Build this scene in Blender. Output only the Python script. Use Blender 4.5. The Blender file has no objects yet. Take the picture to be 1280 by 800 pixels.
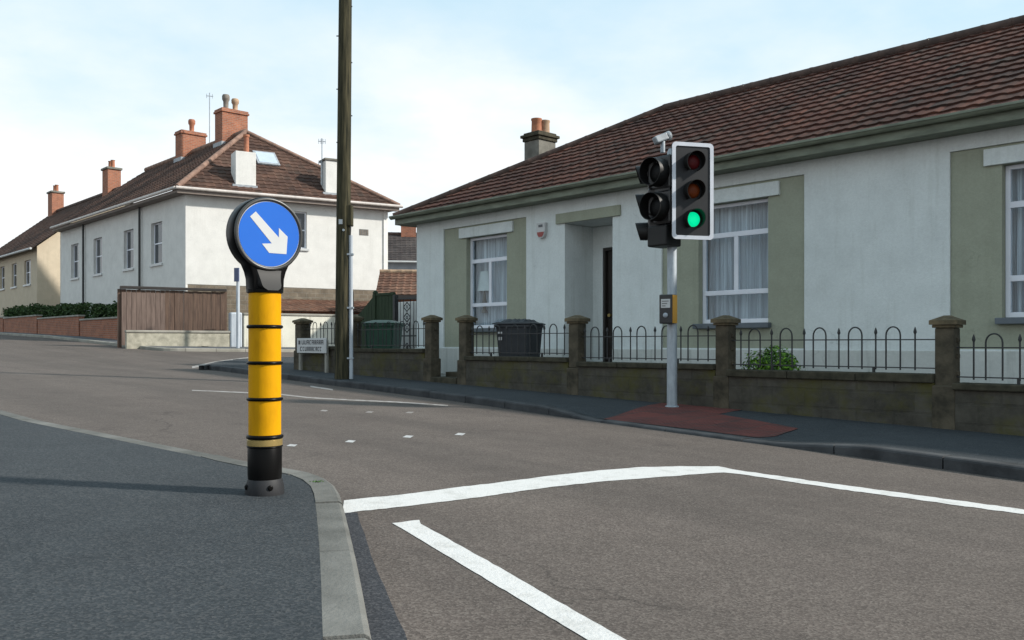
import bpy, bmesh, math, random
from mathutils import Vector, Matrix
R = math.radians
rnd = random.Random(7)
S = bpy.context.scene
C = S.collection

# ------------------------------------------------------------------ camera model (level camera, lens shift)
F = 1100.0; CX = 640.0; CY = 430.0; E = 0.90          # focal (px of a 1280 wide frame), horizon row, eye height

def road_z(x, y):
    xs = max(-26.0, min(14.0, x)); ys = max(-12.0, min(45.0, y))
    return 0.015 - 0.0282*xs + 0.00773*ys + 0.02*max(0.0, min(y, 36.0) - 20.0)
KERB = 0.10
def smooth01(t): t = max(0.0, min(1.0, t)); return t*t*(3-2*t)
def crossing(x, y):
    """1 in the middle of the dropped crossing at the far kerb, 0 away from it (plan position in the street's own directions)"""
    dx, dy = x - 0.904, y - 15.07
    u = dx*0.680 - dy*0.733; n = -(dx*0.733 + dy*0.680)
    w = smooth01((u - 3.1)/1.0)*smooth01((7.35 - u)/1.2)
    return w, smooth01((n - 2.15)/1.6) if n < 6 else 0.0
def rise_at(x, y):
    w, v = crossing(x, y); return KERB - 0.075*w*v
def foot_z(x, y): return road_z(x, y) + rise_at(x, y)

def ground(px, py, off=0.0):
    """the point of the ground seen at a pixel of the photograph"""
    lo, hi = 0.5, 80.0
    r = (px - CX)/F
    g = lambda Y: (E - (py - CY)*Y/F) - (road_z(r*Y, Y) + off)
    for _ in range(60):
        m = (lo + hi)/2
        if g(m) > 0: lo = m
        else: hi = m
    return (r*lo, lo)

# ------------------------------------------------------------------ materials
MATS = {}
def new_mat(name):
    m = bpy.data.materials.new(name); m.use_nodes = True
    nt = m.node_tree
    return m, nt, nt.nodes['Principled BSDF']
def N(nt, t, **kw):
    n = nt.nodes.new(t)
    for k, v in kw.items(): setattr(n, k, v)
    return n
def ramp(nt, fac, stops):
    r = N(nt, 'ShaderNodeValToRGB')
    els = r.color_ramp.elements
    while len(els) < len(stops): els.new(0.5)
    for e, (p, c) in zip(els, stops):
        e.position = p; e.color = (*c, 1)
    nt.links.new(fac, r.inputs[0]); return r.outputs[0]
def coord(nt, which='Object', scale=(1,1,1)):
    tc = N(nt, 'ShaderNodeTexCoord'); mp = N(nt, 'ShaderNodeMapping')
    nt.links.new(tc.outputs[which], mp.inputs[0]); mp.inputs['Scale'].default_value = scale
    return mp.outputs[0]
def noise(nt, vec, scale, detail=4, rough=0.6):
    n = N(nt, 'ShaderNodeTexNoise'); n.inputs['Scale'].default_value = scale
    n.inputs['Detail'].default_value = detail; n.inputs['Roughness'].default_value = rough
    nt.links.new(vec, n.inputs['Vector']); return n.outputs[0]
def mix(nt, fac, a, b, mode='MIX'):
    m = N(nt, 'ShaderNodeMix', data_type='RGBA', blend_type=mode)
    if isinstance(fac, (int, float)): m.inputs[0].default_value = fac
    else: nt.links.new(fac, m.inputs[0])
    for i, v in ((6, a), (7, b)):
        if isinstance(v, tuple): m.inputs[i].default_value = (*v, 1)
        else: nt.links.new(v, m.inputs[i])
    return m.outputs[2]
def bump(nt, b, height, strength=0.3, dist=0.01):
    n = N(nt, 'ShaderNodeBump'); n.inputs['Strength'].default_value = strength; n.inputs['Distance'].default_value = dist
    nt.links.new(height, n.inputs['Height']); nt.links.new(n.outputs[0], b.inputs['Normal'])

def plain(name, c1, c2=None, scale=6.0, rough=0.6, bmp=0.0, bscale=40.0, metal=0.0, stretch=(1,1,1), spec=0.5, lo=0.35, hi=0.65):
    if name in MATS: return MATS[name]
    m, nt, b = new_mat(name)
    c2 = c2 or tuple(x*0.8 for x in c1)
    v = coord(nt, 'Object', stretch)
    n = noise(nt, v, scale)
    nt.links.new(ramp(nt, n, [(lo, c2), (hi, c1)]), b.inputs['Base Color'])
    b.inputs['Roughness'].default_value = rough; b.inputs['Metallic'].default_value = metal
    b.inputs['Specular IOR Level'].default_value = spec
    if bmp: bump(nt, b, noise(nt, v, bscale, 5), bmp, 0.01)
    MATS[name] = m; return m

def brick_mat(name, c1, c2, mortar, w, h, ms=0.012, rough=0.85, var=0.35, stain=None, bmp=0.6, ystain=None):
    m, nt, b = new_mat(name)
    v = coord(nt, 'UV')
    br = N(nt, 'ShaderNodeTexBrick'); nt.links.new(v, br.inputs['Vector'])
    br.inputs['Scale'].default_value = 1.0; br.inputs['Brick Width'].default_value = w; br.inputs['Row Height'].default_value = h
    br.inputs['Mortar Size'].default_value = ms; br.inputs['Mortar Smooth'].default_value = 0.3; br.inputs['Bias'].default_value = 0.0
    br.inputs['Color1'].default_value = (*c1, 1); br.inputs['Color2'].default_value = (*c2, 1); br.inputs['Mortar'].default_value = (*mortar, 1)
    o = coord(nt, 'Object')
    col = mix(nt, var, br.outputs[0], ramp(nt, noise(nt, o, 3.0, 6, 0.7), [(0.3, tuple(x*.45 for x in c2)), (0.7, tuple(min(1, x*1.4) for x in c1))]), 'MIX')
    if stain:
        col = mix(nt, ramp(nt, noise(nt, o, 1.3, 5, 0.65), [(0.5, (0,0,0)), (0.68, (1,1,1))]), col, stain)
    nt.links.new(col, b.inputs['Base Color']); b.inputs['Roughness'].default_value = rough
    b.inputs['Specular IOR Level'].default_value = 0.25
    hgt = mix(nt, 0.5, ramp(nt, br.outputs['Fac'], [(0, (1,1,1)), (1, (0,0,0))]), noise(nt, o, 45.0, 5))
    bump(nt, b, hgt, bmp, 0.012)
    MATS[name] = m; return m

def tile_mat(name, cols, w, g, rough=0.85):
    m, nt, b = new_mat(name)
    v = coord(nt, 'UV', (1/w, 1/g, 1))
    fl = N(nt, 'ShaderNodeVectorMath', operation='FLOOR'); nt.links.new(v, fl.inputs[0])
    wn = N(nt, 'ShaderNodeTexWhiteNoise', noise_dimensions='2D'); nt.links.new(fl.outputs[0], wn.inputs['Vector'])
    c = ramp(nt, wn.outputs['Value'], [(i/(len(cols)-1), k) for i, k in enumerate(cols)])
    o = coord(nt, 'Object')
    dirt = ramp(nt, noise(nt, o, 0.9, 6, 0.7), [(0.35, (0.55, 0.5, 0.5)), (0.65, (1.1, 1.05, 1.0))])
    c = mix(nt, 1.0, c, dirt, 'MULTIPLY')
    lich = ramp(nt, noise(nt, o, 14.0, 4, 0.7), [(0.60, (0,0,0)), (0.72, (0.55,0.55,0.55))])
    c = mix(nt, lich, c, (0.085, 0.080, 0.062))
    nt.links.new(c, b.inputs['Base Color']); b.inputs['Roughness'].default_value = rough
    b.inputs['Specular IOR Level'].default_value = 0.2
    bump(nt, b, noise(nt, o, 60.0, 4), 0.25, 0.01)
    MATS[name] = m; return m

def cracks(nt, o, col, scale, width, dark):
    """hairline cracks, broken up so that only some stretches show"""
    wob = N(nt, 'ShaderNodeTexNoise'); wob.inputs['Scale'].default_value = 2.5; wob.inputs['Detail'].default_value = 5; nt.links.new(o, wob.inputs['Vector'])
    ad = N(nt, 'ShaderNodeVectorMath', operation='MULTIPLY_ADD'); nt.links.new(wob.outputs['Color'], ad.inputs[0]); ad.inputs[1].default_value = (0.5, 0.5, 0.5); nt.links.new(o, ad.inputs[2])
    v = N(nt, 'ShaderNodeTexVoronoi', feature='DISTANCE_TO_EDGE'); v.inputs['Scale'].default_value = scale; nt.links.new(ad.outputs[0], v.inputs['Vector'])
    line = ramp(nt, v.outputs['Distance'], [(width*0.5, (1, 1, 1)), (width*1.6, (0, 0, 0))])
    keep = ramp(nt, noise(nt, o, 0.45, 3), [(0.50, (0, 0, 0)), (0.60, (1, 1, 1))])
    return mix(nt, mix(nt, 1.0, line, keep, 'MULTIPLY'), col, mix(nt, 1.0, col, (dark, dark, dark), 'MULTIPLY'))

def asphalt(name, dark, light, patch, speck, rough=0.9, bs=0.35, tracks=0.0):
    m, nt, b = new_mat(name)
    o = coord(nt, 'Object')
    vor = N(nt, 'ShaderNodeTexVoronoi'); vor.inputs['Scale'].default_value = 130.0; nt.links.new(o, vor.inputs['Vector'])
    sp = N(nt, 'ShaderNodeSeparateColor'); nt.links.new(vor.outputs['Color'], sp.inputs[0])
    chips = ramp(nt, sp.outputs[0], [(0.0, dark), (0.6, light), (0.96, speck)])
    fine = noise(nt, o, 85.0, 6, 0.8)
    col = mix(nt, 0.5, chips, ramp(nt, fine, [(0.30, dark), (0.70, light)]))
    big = ramp(nt, noise(nt, o, 0.5, 6, 0.7), [(0.32, patch), (0.62, (1, 1, 1))])
    col = mix(nt, 0.9, col, big, 'MULTIPLY')
    mid = ramp(nt, noise(nt, o, 3.3, 6, 0.75), [(0.3, (0.86, 0.85, 0.845)), (0.7, (1.07, 1.065, 1.06))])
    col = mix(nt, 0.9, col, mid, 'MULTIPLY')
    spots = ramp(nt, noise(nt, o, 1.9, 3, 0.5), [(0.66, (1, 1, 1)), (0.74, (0.80, 0.80, 0.81))])
    col = mix(nt, 1.0, col, spots, 'MULTIPLY')
    if tracks:
        mp = N(nt, 'ShaderNodeMapping'); nt.links.new(N(nt, 'ShaderNodeTexCoord').outputs['Object'], mp.inputs[0])
        mp.vector_type = 'TEXTURE'; mp.inputs['Rotation'].default_value = (0, 0, math.atan2(0.733, -0.680)); mp.inputs['Scale'].default_value = (9.0, 0.8, 1)
        tr = ramp(nt, noise(nt, mp.outputs[0], 1.0, 4, 0.6), [(0.35, (1-tracks, 1-tracks, 1-tracks)), (0.65, (1+tracks*.6, 1+tracks*.55, 1+tracks*.5))])
        col = mix(nt, 1.0, col, tr, 'MULTIPLY')
        col = cracks(nt, o, col, 0.22, 0.0016, 0.6)
    nt.links.new(col, b.inputs['Base Color']); b.inputs['Roughness'].default_value = rough
    b.inputs['Specular IOR Level'].default_value = 0.2
    bump(nt, b, mix(nt, 0.5, fine, vor.outputs['Distance']), bs, 0.004)
    MATS[name] = m; return m

def render_mat(name, base, stain, streak=0.35):
    """painted render: fine roughness, faint runs of dirt"""
    m, nt, b = new_mat(name)
    o = coord(nt, 'Object')
    c = ramp(nt, noise(nt, o, 2.2, 6, 0.65), [(0.3, tuple(x*0.88 for x in base)), (0.62, base)])
    run = noise(nt, coord(nt, 'Object', (7, 7, 0.5)), 1.0, 5, 0.65)
    c = mix(nt, ramp(nt, run, [(0.54, (0,0,0)), (0.78, (streak, streak, streak))]), c, stain)
    c = cracks(nt, o, c, 0.55, 0.0025, 0.84)
    grain = ramp(nt, noise(nt, o, 28.0, 6, 0.75), [(0.3, (0.90, 0.90, 0.90)), (0.7, (1.05, 1.05, 1.05))])
    c = mix(nt, 1.0, c, grain, 'MULTIPLY')
    nt.links.new(c, b.inputs['Base Color']); b.inputs['Roughness'].default_value = 0.85
    b.inputs['Specular IOR Level'].default_value = 0.25
    bump(nt, b, noise(nt, o, 55.0, 6, 0.75), 0.6, 0.008)
    MATS[name] = m; return m

def glass_mat(name, tint=(0.9, 0.95, 0.97), refl=1.0):
    m = bpy.data.materials.new(name); m.use_nodes = True; nt = m.node_tree; nt.nodes.clear()
    out = N(nt, 'ShaderNodeOutputMaterial'); mx = N(nt, 'ShaderNodeMixShader'); fr = N(nt, 'ShaderNodeFresnel'); fr.inputs[0].default_value = 1.5
    tr = N(nt, 'ShaderNodeBsdfTransparent'); tr.inputs[0].default_value = (*tint, 1)
    gl = N(nt, 'ShaderNodeBsdfGlossy'); gl.inputs['Roughness'].default_value = 0.03
    geo = N(nt, 'ShaderNodeNewGeometry'); inv = N(nt, 'ShaderNodeMath', operation='SUBTRACT'); inv.inputs[0].default_value = 1.0; nt.links.new(geo.outputs['Backfacing'], inv.inputs[1])
    mu = N(nt, 'ShaderNodeMath', operation='MULTIPLY'); nt.links.new(fr.outputs[0], mu.inputs[0]); nt.links.new(inv.outputs[0], mu.inputs[1]); nt.links.new(mu.outputs[0], mx.inputs[0]); nt.links.new(tr.outputs[0], mx.inputs[1]); nt.links.new(gl.outputs[0], mx.inputs[2])
    nt.links.new(mx.outputs[0], out.inputs[0]); MATS[name] = m; return m

def lamp_mat(name, col, emit=0.0, rough=0.2, size=1.0):
    """signal lens; when lit it gives off light"""
    m, nt, b = new_mat(name)
    b.inputs['Base Color'].default_value = (*col, 1); b.inputs['Roughness'].default_value = 0.45; b.inputs['Specular IOR Level'].default_value = 0.15
    v = N(nt, 'ShaderNodeTexVoronoi'); v.inputs['Scale'].default_value = 70; nt.links.new(coord(nt), v.inputs['Vector'])
    bump(nt, b, v.outputs['Distance'], 0.5, 0.004)
    if emit:
        b.inputs['Emission Color'].default_value = (*col, 1); b.inputs['Emission Strength'].default_value = emit
    MATS[name] = m; return m

M_ROAD = asphalt('road_asphalt', (0.054, 0.045, 0.040), (0.124, 0.103, 0.091), (0.84, 0.83, 0.83), (0.20, 0.175, 0.155), tracks=0.15)
M_PATCH = asphalt('patch_asphalt', (0.020, 0.022, 0.026), (0.050, 0.053, 0.060), (0.75, 0.75, 0.78), (0.11, 0.11, 0.115))
M_FOOT = asphalt('pavement_asphalt', (0.018, 0.0215, 0.0245), (0.048, 0.055, 0.061), (0.72, 0.74, 0.76), (0.10, 0.10, 0.10))
M_FOOT2 = asphalt('far_pavement_asphalt', (0.060, 0.064, 0.070), (0.12, 0.126, 0.135), (0.72, 0.74, 0.76), (0.18, 0.18, 0.18))
M_KERB = plain('kerb_concrete', (0.158, 0.155, 0.143), (0.085, 0.084, 0.077), 2.6, 0.9, 0.5, 60, spec=0.2)
M_KERBDARK = plain('dark_kerb', (0.070, 0.072, 0.075), (0.035, 0.036, 0.038), 3.0, 0.9, 0.3, 60, spec=0.2)
M_PALEPAVE = plain('pale_concrete', (0.33, 0.31, 0.27), (0.22, 0.21, 0.18), 2.0, 0.9, 0.3, 50, spec=0.2)
M_LINE = plain('road_paint', (0.53, 0.52, 0.505), (0.42, 0.41, 0.39), 9.0, 0.7, 0.5, 60, lo=0.28, hi=0.5)
M_LINEOLD = plain('worn_road_paint', (0.29, 0.275, 0.26), (0.155, 0.135, 0.12), 11.0, 0.8, 0.5, 60, lo=0.35, hi=0.6)
M_STUD = plain('faded_stud_paint', (0.42, 0.42, 0.42), (0.24, 0.23, 0.22), 30.0, 0.8, 0.4, 60, lo=0.3, hi=0.6)
M_WHITE = render_mat('white_render', (0.665, 0.705, 0.695), (0.36, 0.385, 0.34), 0.36)
M_CREAM = render_mat('bright_white_render', (0.66, 0.65, 0.62), (0.45, 0.435, 0.39), 0.26)
M_GREENR = render_mat('sage_render', (0.330, 0.345, 0.268), (0.21, 0.225, 0.165), 0.35)
M_PLINTH = render_mat('plinth_render', (0.55, 0.56, 0.53), (0.20, 0.21, 0.18), 0.8)
M_GUTTER = plain('mossy_gutter', (0.19, 0.215, 0.16), (0.11, 0.125, 0.09), 3.0, 0.6, 0.1, 30, stretch=(1, 4, 4))
M_TILE = tile_mat('red_brown_tiles', [(0.049, 0.026, 0.019), (0.080, 0.032, 0.023), (0.060, 0.031, 0.023), (0.100, 0.041, 0.028), (0.043, 0.030, 0.025)], 0.22, 0.27)
M_TILE2 = tile_mat('brown_tiles', [(0.064, 0.039, 0.030), (0.095, 0.055, 0.042), (0.075, 0.047, 0.036), (0.112, 0.064, 0.047), (0.060, 0.042, 0.034)], 0.28, 0.28)
M_TILE3 = tile_mat('terracotta_tiles', [(0.125, 0.068, 0.047), (0.165, 0.088, 0.060), (0.12, 0.075, 0.055), (0.19, 0.11, 0.077)], 0.25, 0.25)
M_SLATE = tile_mat('dark_slates', [(0.05, 0.045, 0.045), (0.075, 0.066, 0.064), (0.06, 0.055, 0.056)], 0.28, 0.25)
M_RIDGE = plain('ridge_tile', (0.10, 0.066, 0.054), (0.06, 0.042, 0.036), 5.0, 0.85, 0.3, 40, spec=0.2)
M_RIDGE2 = plain('pale_ridge_tile', (0.26, 0.165, 0.125), (0.15, 0.095, 0.075), 4.0, 0.85, 0.3, 40, spec=0.2)
M_BRICK = brick_mat('orange_brick', (0.33, 0.125, 0.068), (0.22, 0.082, 0.05), (0.27, 0.23, 0.19), 0.225, 0.075, 0.010)
M_RUBBLE = brick_mat('brown_stone', (0.19, 0.155, 0.115), (0.125, 0.10, 0.075), (0.20, 0.185, 0.155), 0.36, 0.17, 0.016, var=0.5)
M_WALL = brick_mat('grey_block_wall', (0.088, 0.080, 0.064), (0.046, 0.041, 0.032), (0.042, 0.038, 0.030), 0.40, 0.20, 0.014, var=0.6, stain=(0.072, 0.066, 0.012), bmp=0.5)
M_COPING = plain('mossy_coping', (0.070, 0.062, 0.043), (0.032, 0.030, 0.021), 7.0, 0.95, 0.5, 40, spec=0.2)
M_PILLAR = plain('weathered_stone', (0.105, 0.088, 0.062), (0.042, 0.037, 0.027), 5.0, 0.95, 0.5, 40, spec=0.2)
M_CAPSTONE = plain('lichen_capstone', (0.155, 0.122, 0.075), (0.07, 0.058, 0.038), 9.0, 0.95, 0.5, 40, spec=0.2)
M_STONECH = plain('grey_chimney_render', (0.20, 0.19, 0.165), (0.11, 0.105, 0.09), 3.5, 0.9, 0.4, 30, spec=0.2)
M_POT = plain('terracotta_pot', (0.40, 0.17, 0.095), (0.27, 0.11, 0.07), 7.0, 0.85, 0.2, 40, spec=0.2)
M_POTBUFF = plain('buff_pot', (0.42, 0.29, 0.19), (0.28, 0.19, 0.13), 7.0, 0.85, 0.2, 40, spec=0.2)
M_POTGREY = plain('grey_pot', (0.22, 0.19, 0.165), (0.13, 0.115, 0.10), 7.0, 0.85, 0.2, 40, spec=0.2)
M_LEAD = plain('lead_flashing', (0.32, 0.34, 0.36), (0.22, 0.24, 0.26), 8.0, 0.55)
M_UPVC = plain('white_upvc', (0.74, 0.76, 0.82), (0.66, 0.68, 0.74), 3.0, 0.35)
M_SILL = plain('slate_sill', (0.11, 0.13, 0.15), (0.075, 0.09, 0.10), 4.0, 0.6)
M_CURTAIN = plain('net_curtain', (0.78, 0.79, 0.81), (0.36, 0.37, 0.41), 5.0, 0.9, stretch=(5, 5, 0.08), spec=0.1)  # dark upright streaks in the colour stand in for shade in the folds
M_CURTAIN2 = plain('pale_drape', (0.72, 0.71, 0.68), (0.6, 0.59, 0.57), 5.0, 0.9, spec=0.1)
M_ROOM = plain('dim_room', (0.30, 0.29, 0.27), (0.24, 0.23, 0.22), 1.0, 0.9)
M_DOOR = plain('dark_door', (0.030, 0.024, 0.020), (0.02, 0.016, 0.014), 4.0, 0.4, stretch=(6, 6, 0.5))
M_GLASS = glass_mat('window_glass')
M_DARKGLASS = plain('dark_pane', (0.05, 0.06, 0.07), (0.035, 0.04, 0.05), 2.0, 0.08)
M_SKYPANE = plain('rooflight_pane', (0.42, 0.48, 0.54), (0.36, 0.42, 0.48), 2.0, 0.12)
M_IRON = plain('black_iron', (0.028, 0.030, 0.032), (0.018, 0.017, 0.016), 12.0, 0.6)
M_WOODPOLE = plain('telegraph_wood', (0.090, 0.078, 0.044), (0.014, 0.015, 0.009), 3.2, 0.9, 1.0, 14, stretch=(9, 9, 0.5), spec=0.2, lo=0.36, hi=0.70)
M_CONDUIT = plain('grey_conduit', (0.42, 0.46, 0.50), (0.33, 0.36, 0.40), 3.0, 0.5, stretch=(3, 3, 0.6))
M_GALV = plain('galvanised_steel', (0.36, 0.40, 0.43), (0.27, 0.30, 0.33), 6.0, 0.5, metal=0.3, stretch=(3, 3, 1))
M_BLACKPL = plain('black_plastic', (0.016, 0.016, 0.017), (0.011, 0.011, 0.012), 4.0, 0.38)
M_BLACKGLOSS = plain('gloss_black_plastic', (0.0055, 0.005, 0.005), (0.004, 0.004, 0.004), 3.0, 0.35, spec=0.07)
M_BOARD = plain('matt_black_board', (0.013, 0.014, 0.016), (0.010, 0.010, 0.012), 4.0, 0.5, spec=0.3)
M_HOOD = plain('signal_hood', (0.010, 0.010, 0.0095), (0.007, 0.007, 0.007), 6.0, 0.5, spec=0.3)
M_YELLOW = plain('yellow_sleeve', (0.56, 0.268, 0.003), (0.40, 0.185, 0.004), 9.0, 0.5, 0.1, 60, spec=0.07, stretch=(1, 1, 0.4), lo=0.22, hi=0.5)
M_GOLD = plain('brass_band', (0.55, 0.40, 0.16), (0.42, 0.30, 0.11), 6.0, 0.3, metal=0.7)
M_SIGNBLUE = plain('sign_blue', (0.008, 0.115, 0.50), (0.007, 0.10, 0.46), 1.5, 0.12, spec=0.5)
M_SIGNWHITE = plain('sign_white', (0.50, 0.505, 0.50), (0.45, 0.455, 0.45), 3.0, 0.4)
M_BORDER = plain('white_border', (0.56, 0.58, 0.63), (0.48, 0.50, 0.55), 4.0, 0.4)
M_CABINET = plain('button_yellow', (0.62, 0.30, 0.02), (0.50, 0.24, 0.02), 4.0, 0.45)
M_REDLENS = lamp_mat('red_lens_off', (0.075, 0.006, 0.007))
M_AMBERLENS = lamp_mat('amber_lens_off', (0.13, 0.026, 0.005))
M_GREENLENS = lamp_mat('green_lens_lit', (0.0, 0.62, 0.27), 0.8)
M_DARKLENS = lamp_mat('dark_lens_off', (0.006, 0.006, 0.006))
M_GREENBIN = plain('green_bin', (0.010, 0.060, 0.034), (0.007, 0.045, 0.026), 4.0, 0.5)
M_GREYBIN = plain('charcoal_bin', (0.026, 0.031, 0.037), (0.019, 0.022, 0.026), 5.0, 0.55, 0.2, 20)
M_GREENWOOD = plain('green_fence_paint', (0.034, 0.052, 0.028), (0.022, 0.034, 0.019), 4.0, 0.8, 0.3, 20, stretch=(5, 5, 0.5), spec=0.2)
M_BROWNWOOD = plain('brown_fence', (0.125, 0.083, 0.062), (0.075, 0.050, 0.040), 4.0, 0.85, 0.3, 20, stretch=(6, 6, 0.5), spec=0.2)
M_SOIL = plain('garden_soil', (0.060, 0.052, 0.038), (0.035, 0.03, 0.022), 4.0, 0.95, 0.5, 30, spec=0.2)
M_PATH = plain('garden_concrete', (0.23, 0.225, 0.205), (0.15, 0.15, 0.135), 3.0, 0.9, 0.4, 40, spec=0.2)
M_TACTILE = None
M_DASH = plain('grey_dash', (0.17, 0.17, 0.165), (0.11, 0.11, 0.105), 6, 0.9)
M_RED = plain('alarm_red', (0.30, 0.05, 0.04), (0.24, 0.04, 0.035), 4, 0.5)
M_LETTER = plain('sign_lettering', (0.05, 0.05, 0.055), (0.035, 0.035, 0.04), 8, 0.6)
M_BLUEPLATE = plain('blue_grey_plate', (0.085, 0.105, 0.20), (0.07, 0.085, 0.16), 4, 0.5)
M_LEAF = [plain('leaf_%s' % k, c, tuple(x*0.6 for x in c), 20, 0.6, spec=0.3) for k, c in
          (('bright', (0.17, 0.34, 0.018)), ('mid', (0.095, 0.23, 0.014)), ('deep', (0.035, 0.10, 0.012)))]
M_HEDGE = [plain('hedge_%s' % k, c, tuple(x*0.6 for x in c), 20, 0.7, spec=0.2) for k, c in
           (('a', (0.045, 0.085, 0.022)), ('b', (0.03, 0.06, 0.018)))]
M_BARK = plain('shrub_stem', (0.10, 0.075, 0.05), (0.06, 0.045, 0.03), 10, 0.9)

def tactile():
    m, nt, b = new_mat('tactile_red')
    v = coord(nt, 'Object')
    v.node.vector_type = 'POINT'; v.node.inputs['Rotation'].default_value = (0, 0, -math.atan2(-0.733, 0.680))
    br = N(nt, 'ShaderNodeTexBrick'); nt.links.new(v, br.inputs['Vector'])
    br.offset = 0.0
    for k, x in (('Scale', 1.0), ('Brick Width', 0.4), ('Row Height', 0.4), ('Mortar Size', 0.012)): br.inputs[k].default_value = x
    br.inputs['Color1'].default_value = (0.150, 0.042, 0.034, 1); br.inputs['Color2'].default_value = (0.092, 0.032, 0.028, 1); br.inputs['Mortar'].default_value = (0.06, 0.04, 0.035, 1)
    c = mix(nt, 0.35, br.outputs[0], ramp(nt, noise(nt, v, 4, 6, 0.7), [(0.35, (0.048, 0.032, 0.031)), (0.65, (0.17, 0.055, 0.045))]))
    nt.links.new(c, b.inputs['Base Color']); b.inputs['Roughness'].default_value = 0.9; b.inputs['Specular IOR Level'].default_value = 0.2
    vv = N(nt, 'ShaderNodeTexVoronoi'); vv.inputs['Scale'].default_value = 15.0; vv.inputs['Randomness'].default_value = 0.0; nt.links.new(v, vv.inputs['Vector'])
    bump(nt, b, ramp(nt, vv.outputs['Distance'], [(0.2, (1, 1, 1)), (0.42, (0, 0, 0))]), 0.8, 0.008)
    return m
M_TACTILE = tactile()

# ------------------------------------------------------------------ mesh helpers
def box_uv(bm):
    uv = bm.loops.layers.uv.verify()
    for f in bm.faces:
        n = f.normal
        ax = max(range(3), key=lambda i: abs(n[i]))
        for l in f.loops:
            p = l.vert.co
            l[uv].uv = (p.y, p.z) if ax == 0 else ((p.x, p.z) if ax == 1 else (p.x, p.y))

def obj(name, bm, mat, parent=None, smooth=False, uv=True, loc=(0,0,0), rotz=0.0):
    bm.normal_update()
    if uv: box_uv(bm)
    me = bpy.data.meshes.new(name); bm.to_mesh(me); bm.free()
    for m in (mat if isinstance(mat, list) else [mat]): me.materials.append(m)
    if smooth:
        for p in me.polygons: p.use_smooth = True
        try: me.set_sharp_from_angle(angle=R(40))
        except Exception: pass
    o = bpy.data.objects.new(name, me); C.objects.link(o)
    o.location = loc; o.rotation_euler = (0, 0, rotz)
    if parent: o.parent = parent
    return o
def tag(o, label, cat, group=None):
    o['label'] = label; o['category'] = cat; o['kind'] = 'thing'
    if group: o['group'] = group
    return o
def thing(name, label, cat, loc=(0,0,0), rotz=0.0, group=None):
    o = bpy.data.objects.new(name, None); C.objects.link(o); o.empty_display_size = 0.1
    o.location = loc; o.rotation_euler = (0, 0, rotz)
    return tag(o, label, cat, group)
def struct(name, bm, mat, kind='structure', **kw):
    o = obj(name, bm, mat, **kw); o['kind'] = kind; return o
def part_copy(o, parent, loc):
    c = o.copy(); C.objects.link(c); c.parent = parent; c.location = loc; return c

def BM(): return bmesh.new()
def add_box(bm, x0, x1, y0, y1, z0, z1, bev=0.0):
    vs = [bm.verts.new((x, y, z)) for z in (z0, z1) for y in (y0, y1) for x in (x0, x1)]
    idx = [(0,2,3,1), (4,5,7,6), (0,1,5,4), (2,6,7,3), (0,4,6,2), (1,3,7,5)]
    fs = [bm.faces.new([vs[i] for i in f]) for f in idx]
    if bev:
        es = list({e for f in fs for e in f.edges})
        bmesh.ops.bevel(bm, geom=es, offset=bev, segments=2, affect='EDGES', profile=0.5)
def box(x0, x1, y0, y1, z0, z1, bev=0.0):
    bm = BM(); add_box(bm, x0, x1, y0, y1, z0, z1, bev); return bm
def frame_of(d):
    d = d.normalized(); a = Vector((0,0,1)) if abs(d.z) < 0.9 else Vector((1,0,0))
    u = d.cross(a).normalized(); return u, d.cross(u).normalized()
def add_tube(bm, pts, r, n=8, cap=True):
    pts = [Vector(p) for p in pts]; rs = r if isinstance(r, (list, tuple)) else [r]*len(pts)
    rings = []
    u = None
    for i, p in enumerate(pts):
        d = (pts[min(i+1, len(pts)-1)] - pts[max(i-1, 0)]).normalized()
        if u is None: u, v = frame_of(d)
        else:
            u = (u - d*u.dot(d)).normalized(); v = d.cross(u)
        rings.append([bm.verts.new(p + (u*math.cos(a) + v*math.sin(a))*rs[i]) for a in (2*math.pi*k/n for k in range(n))])
    for a, b in zip(rings, rings[1:]):
        for k in range(n): bm.faces.new([a[k], a[(k+1) % n], b[(k+1) % n], b[k]])
    if cap:
        bm.faces.new(rings[0][::-1]); bm.faces.new(rings[-1])
def add_lathe(bm, prof, n=32, mat=None, cap=True):
    """prof: list of (radius, z); mat: matrix applied to the points"""
    rings = []
    for r, z in prof:
        ring = []
        for k in range(n):
            p = Vector((r*math.cos(2*math.pi*k/n), r*math.sin(2*math.pi*k/n), z))
            ring.append(bm.verts.new(mat @ p if mat else p))
        rings.append(ring)
    for a, b in zip(rings, rings[1:]):
        for k in range(n): bm.faces.new([a[k], a[(k+1) % n], b[(k+1) % n], b[k]])
    if cap:
        bm.faces.new(rings[0][::-1]); bm.faces.new(rings[-1])
def lathe(prof, n=32, mat=None, cap=True):
    bm = BM(); add_lathe(bm, prof, n, mat, cap); return bm
def add_poly(bm, pts, thick):
    """flat polygon given in 3D, given a thickness vector"""
    t = Vector(thick)
    a = [bm.verts.new(Vector(p)) for p in pts]; b = [bm.verts.new(Vector(p) + t) for p in pts]
    bm.faces.new(a[::-1]); bm.faces.new(b)
    n = len(pts)
    for i in range(n): bm.faces.new([a[i], a[(i+1) % n], b[(i+1) % n], b[i]])
    bmesh.ops.recalc_face_normals(bm, faces=bm.faces[:])

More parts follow.
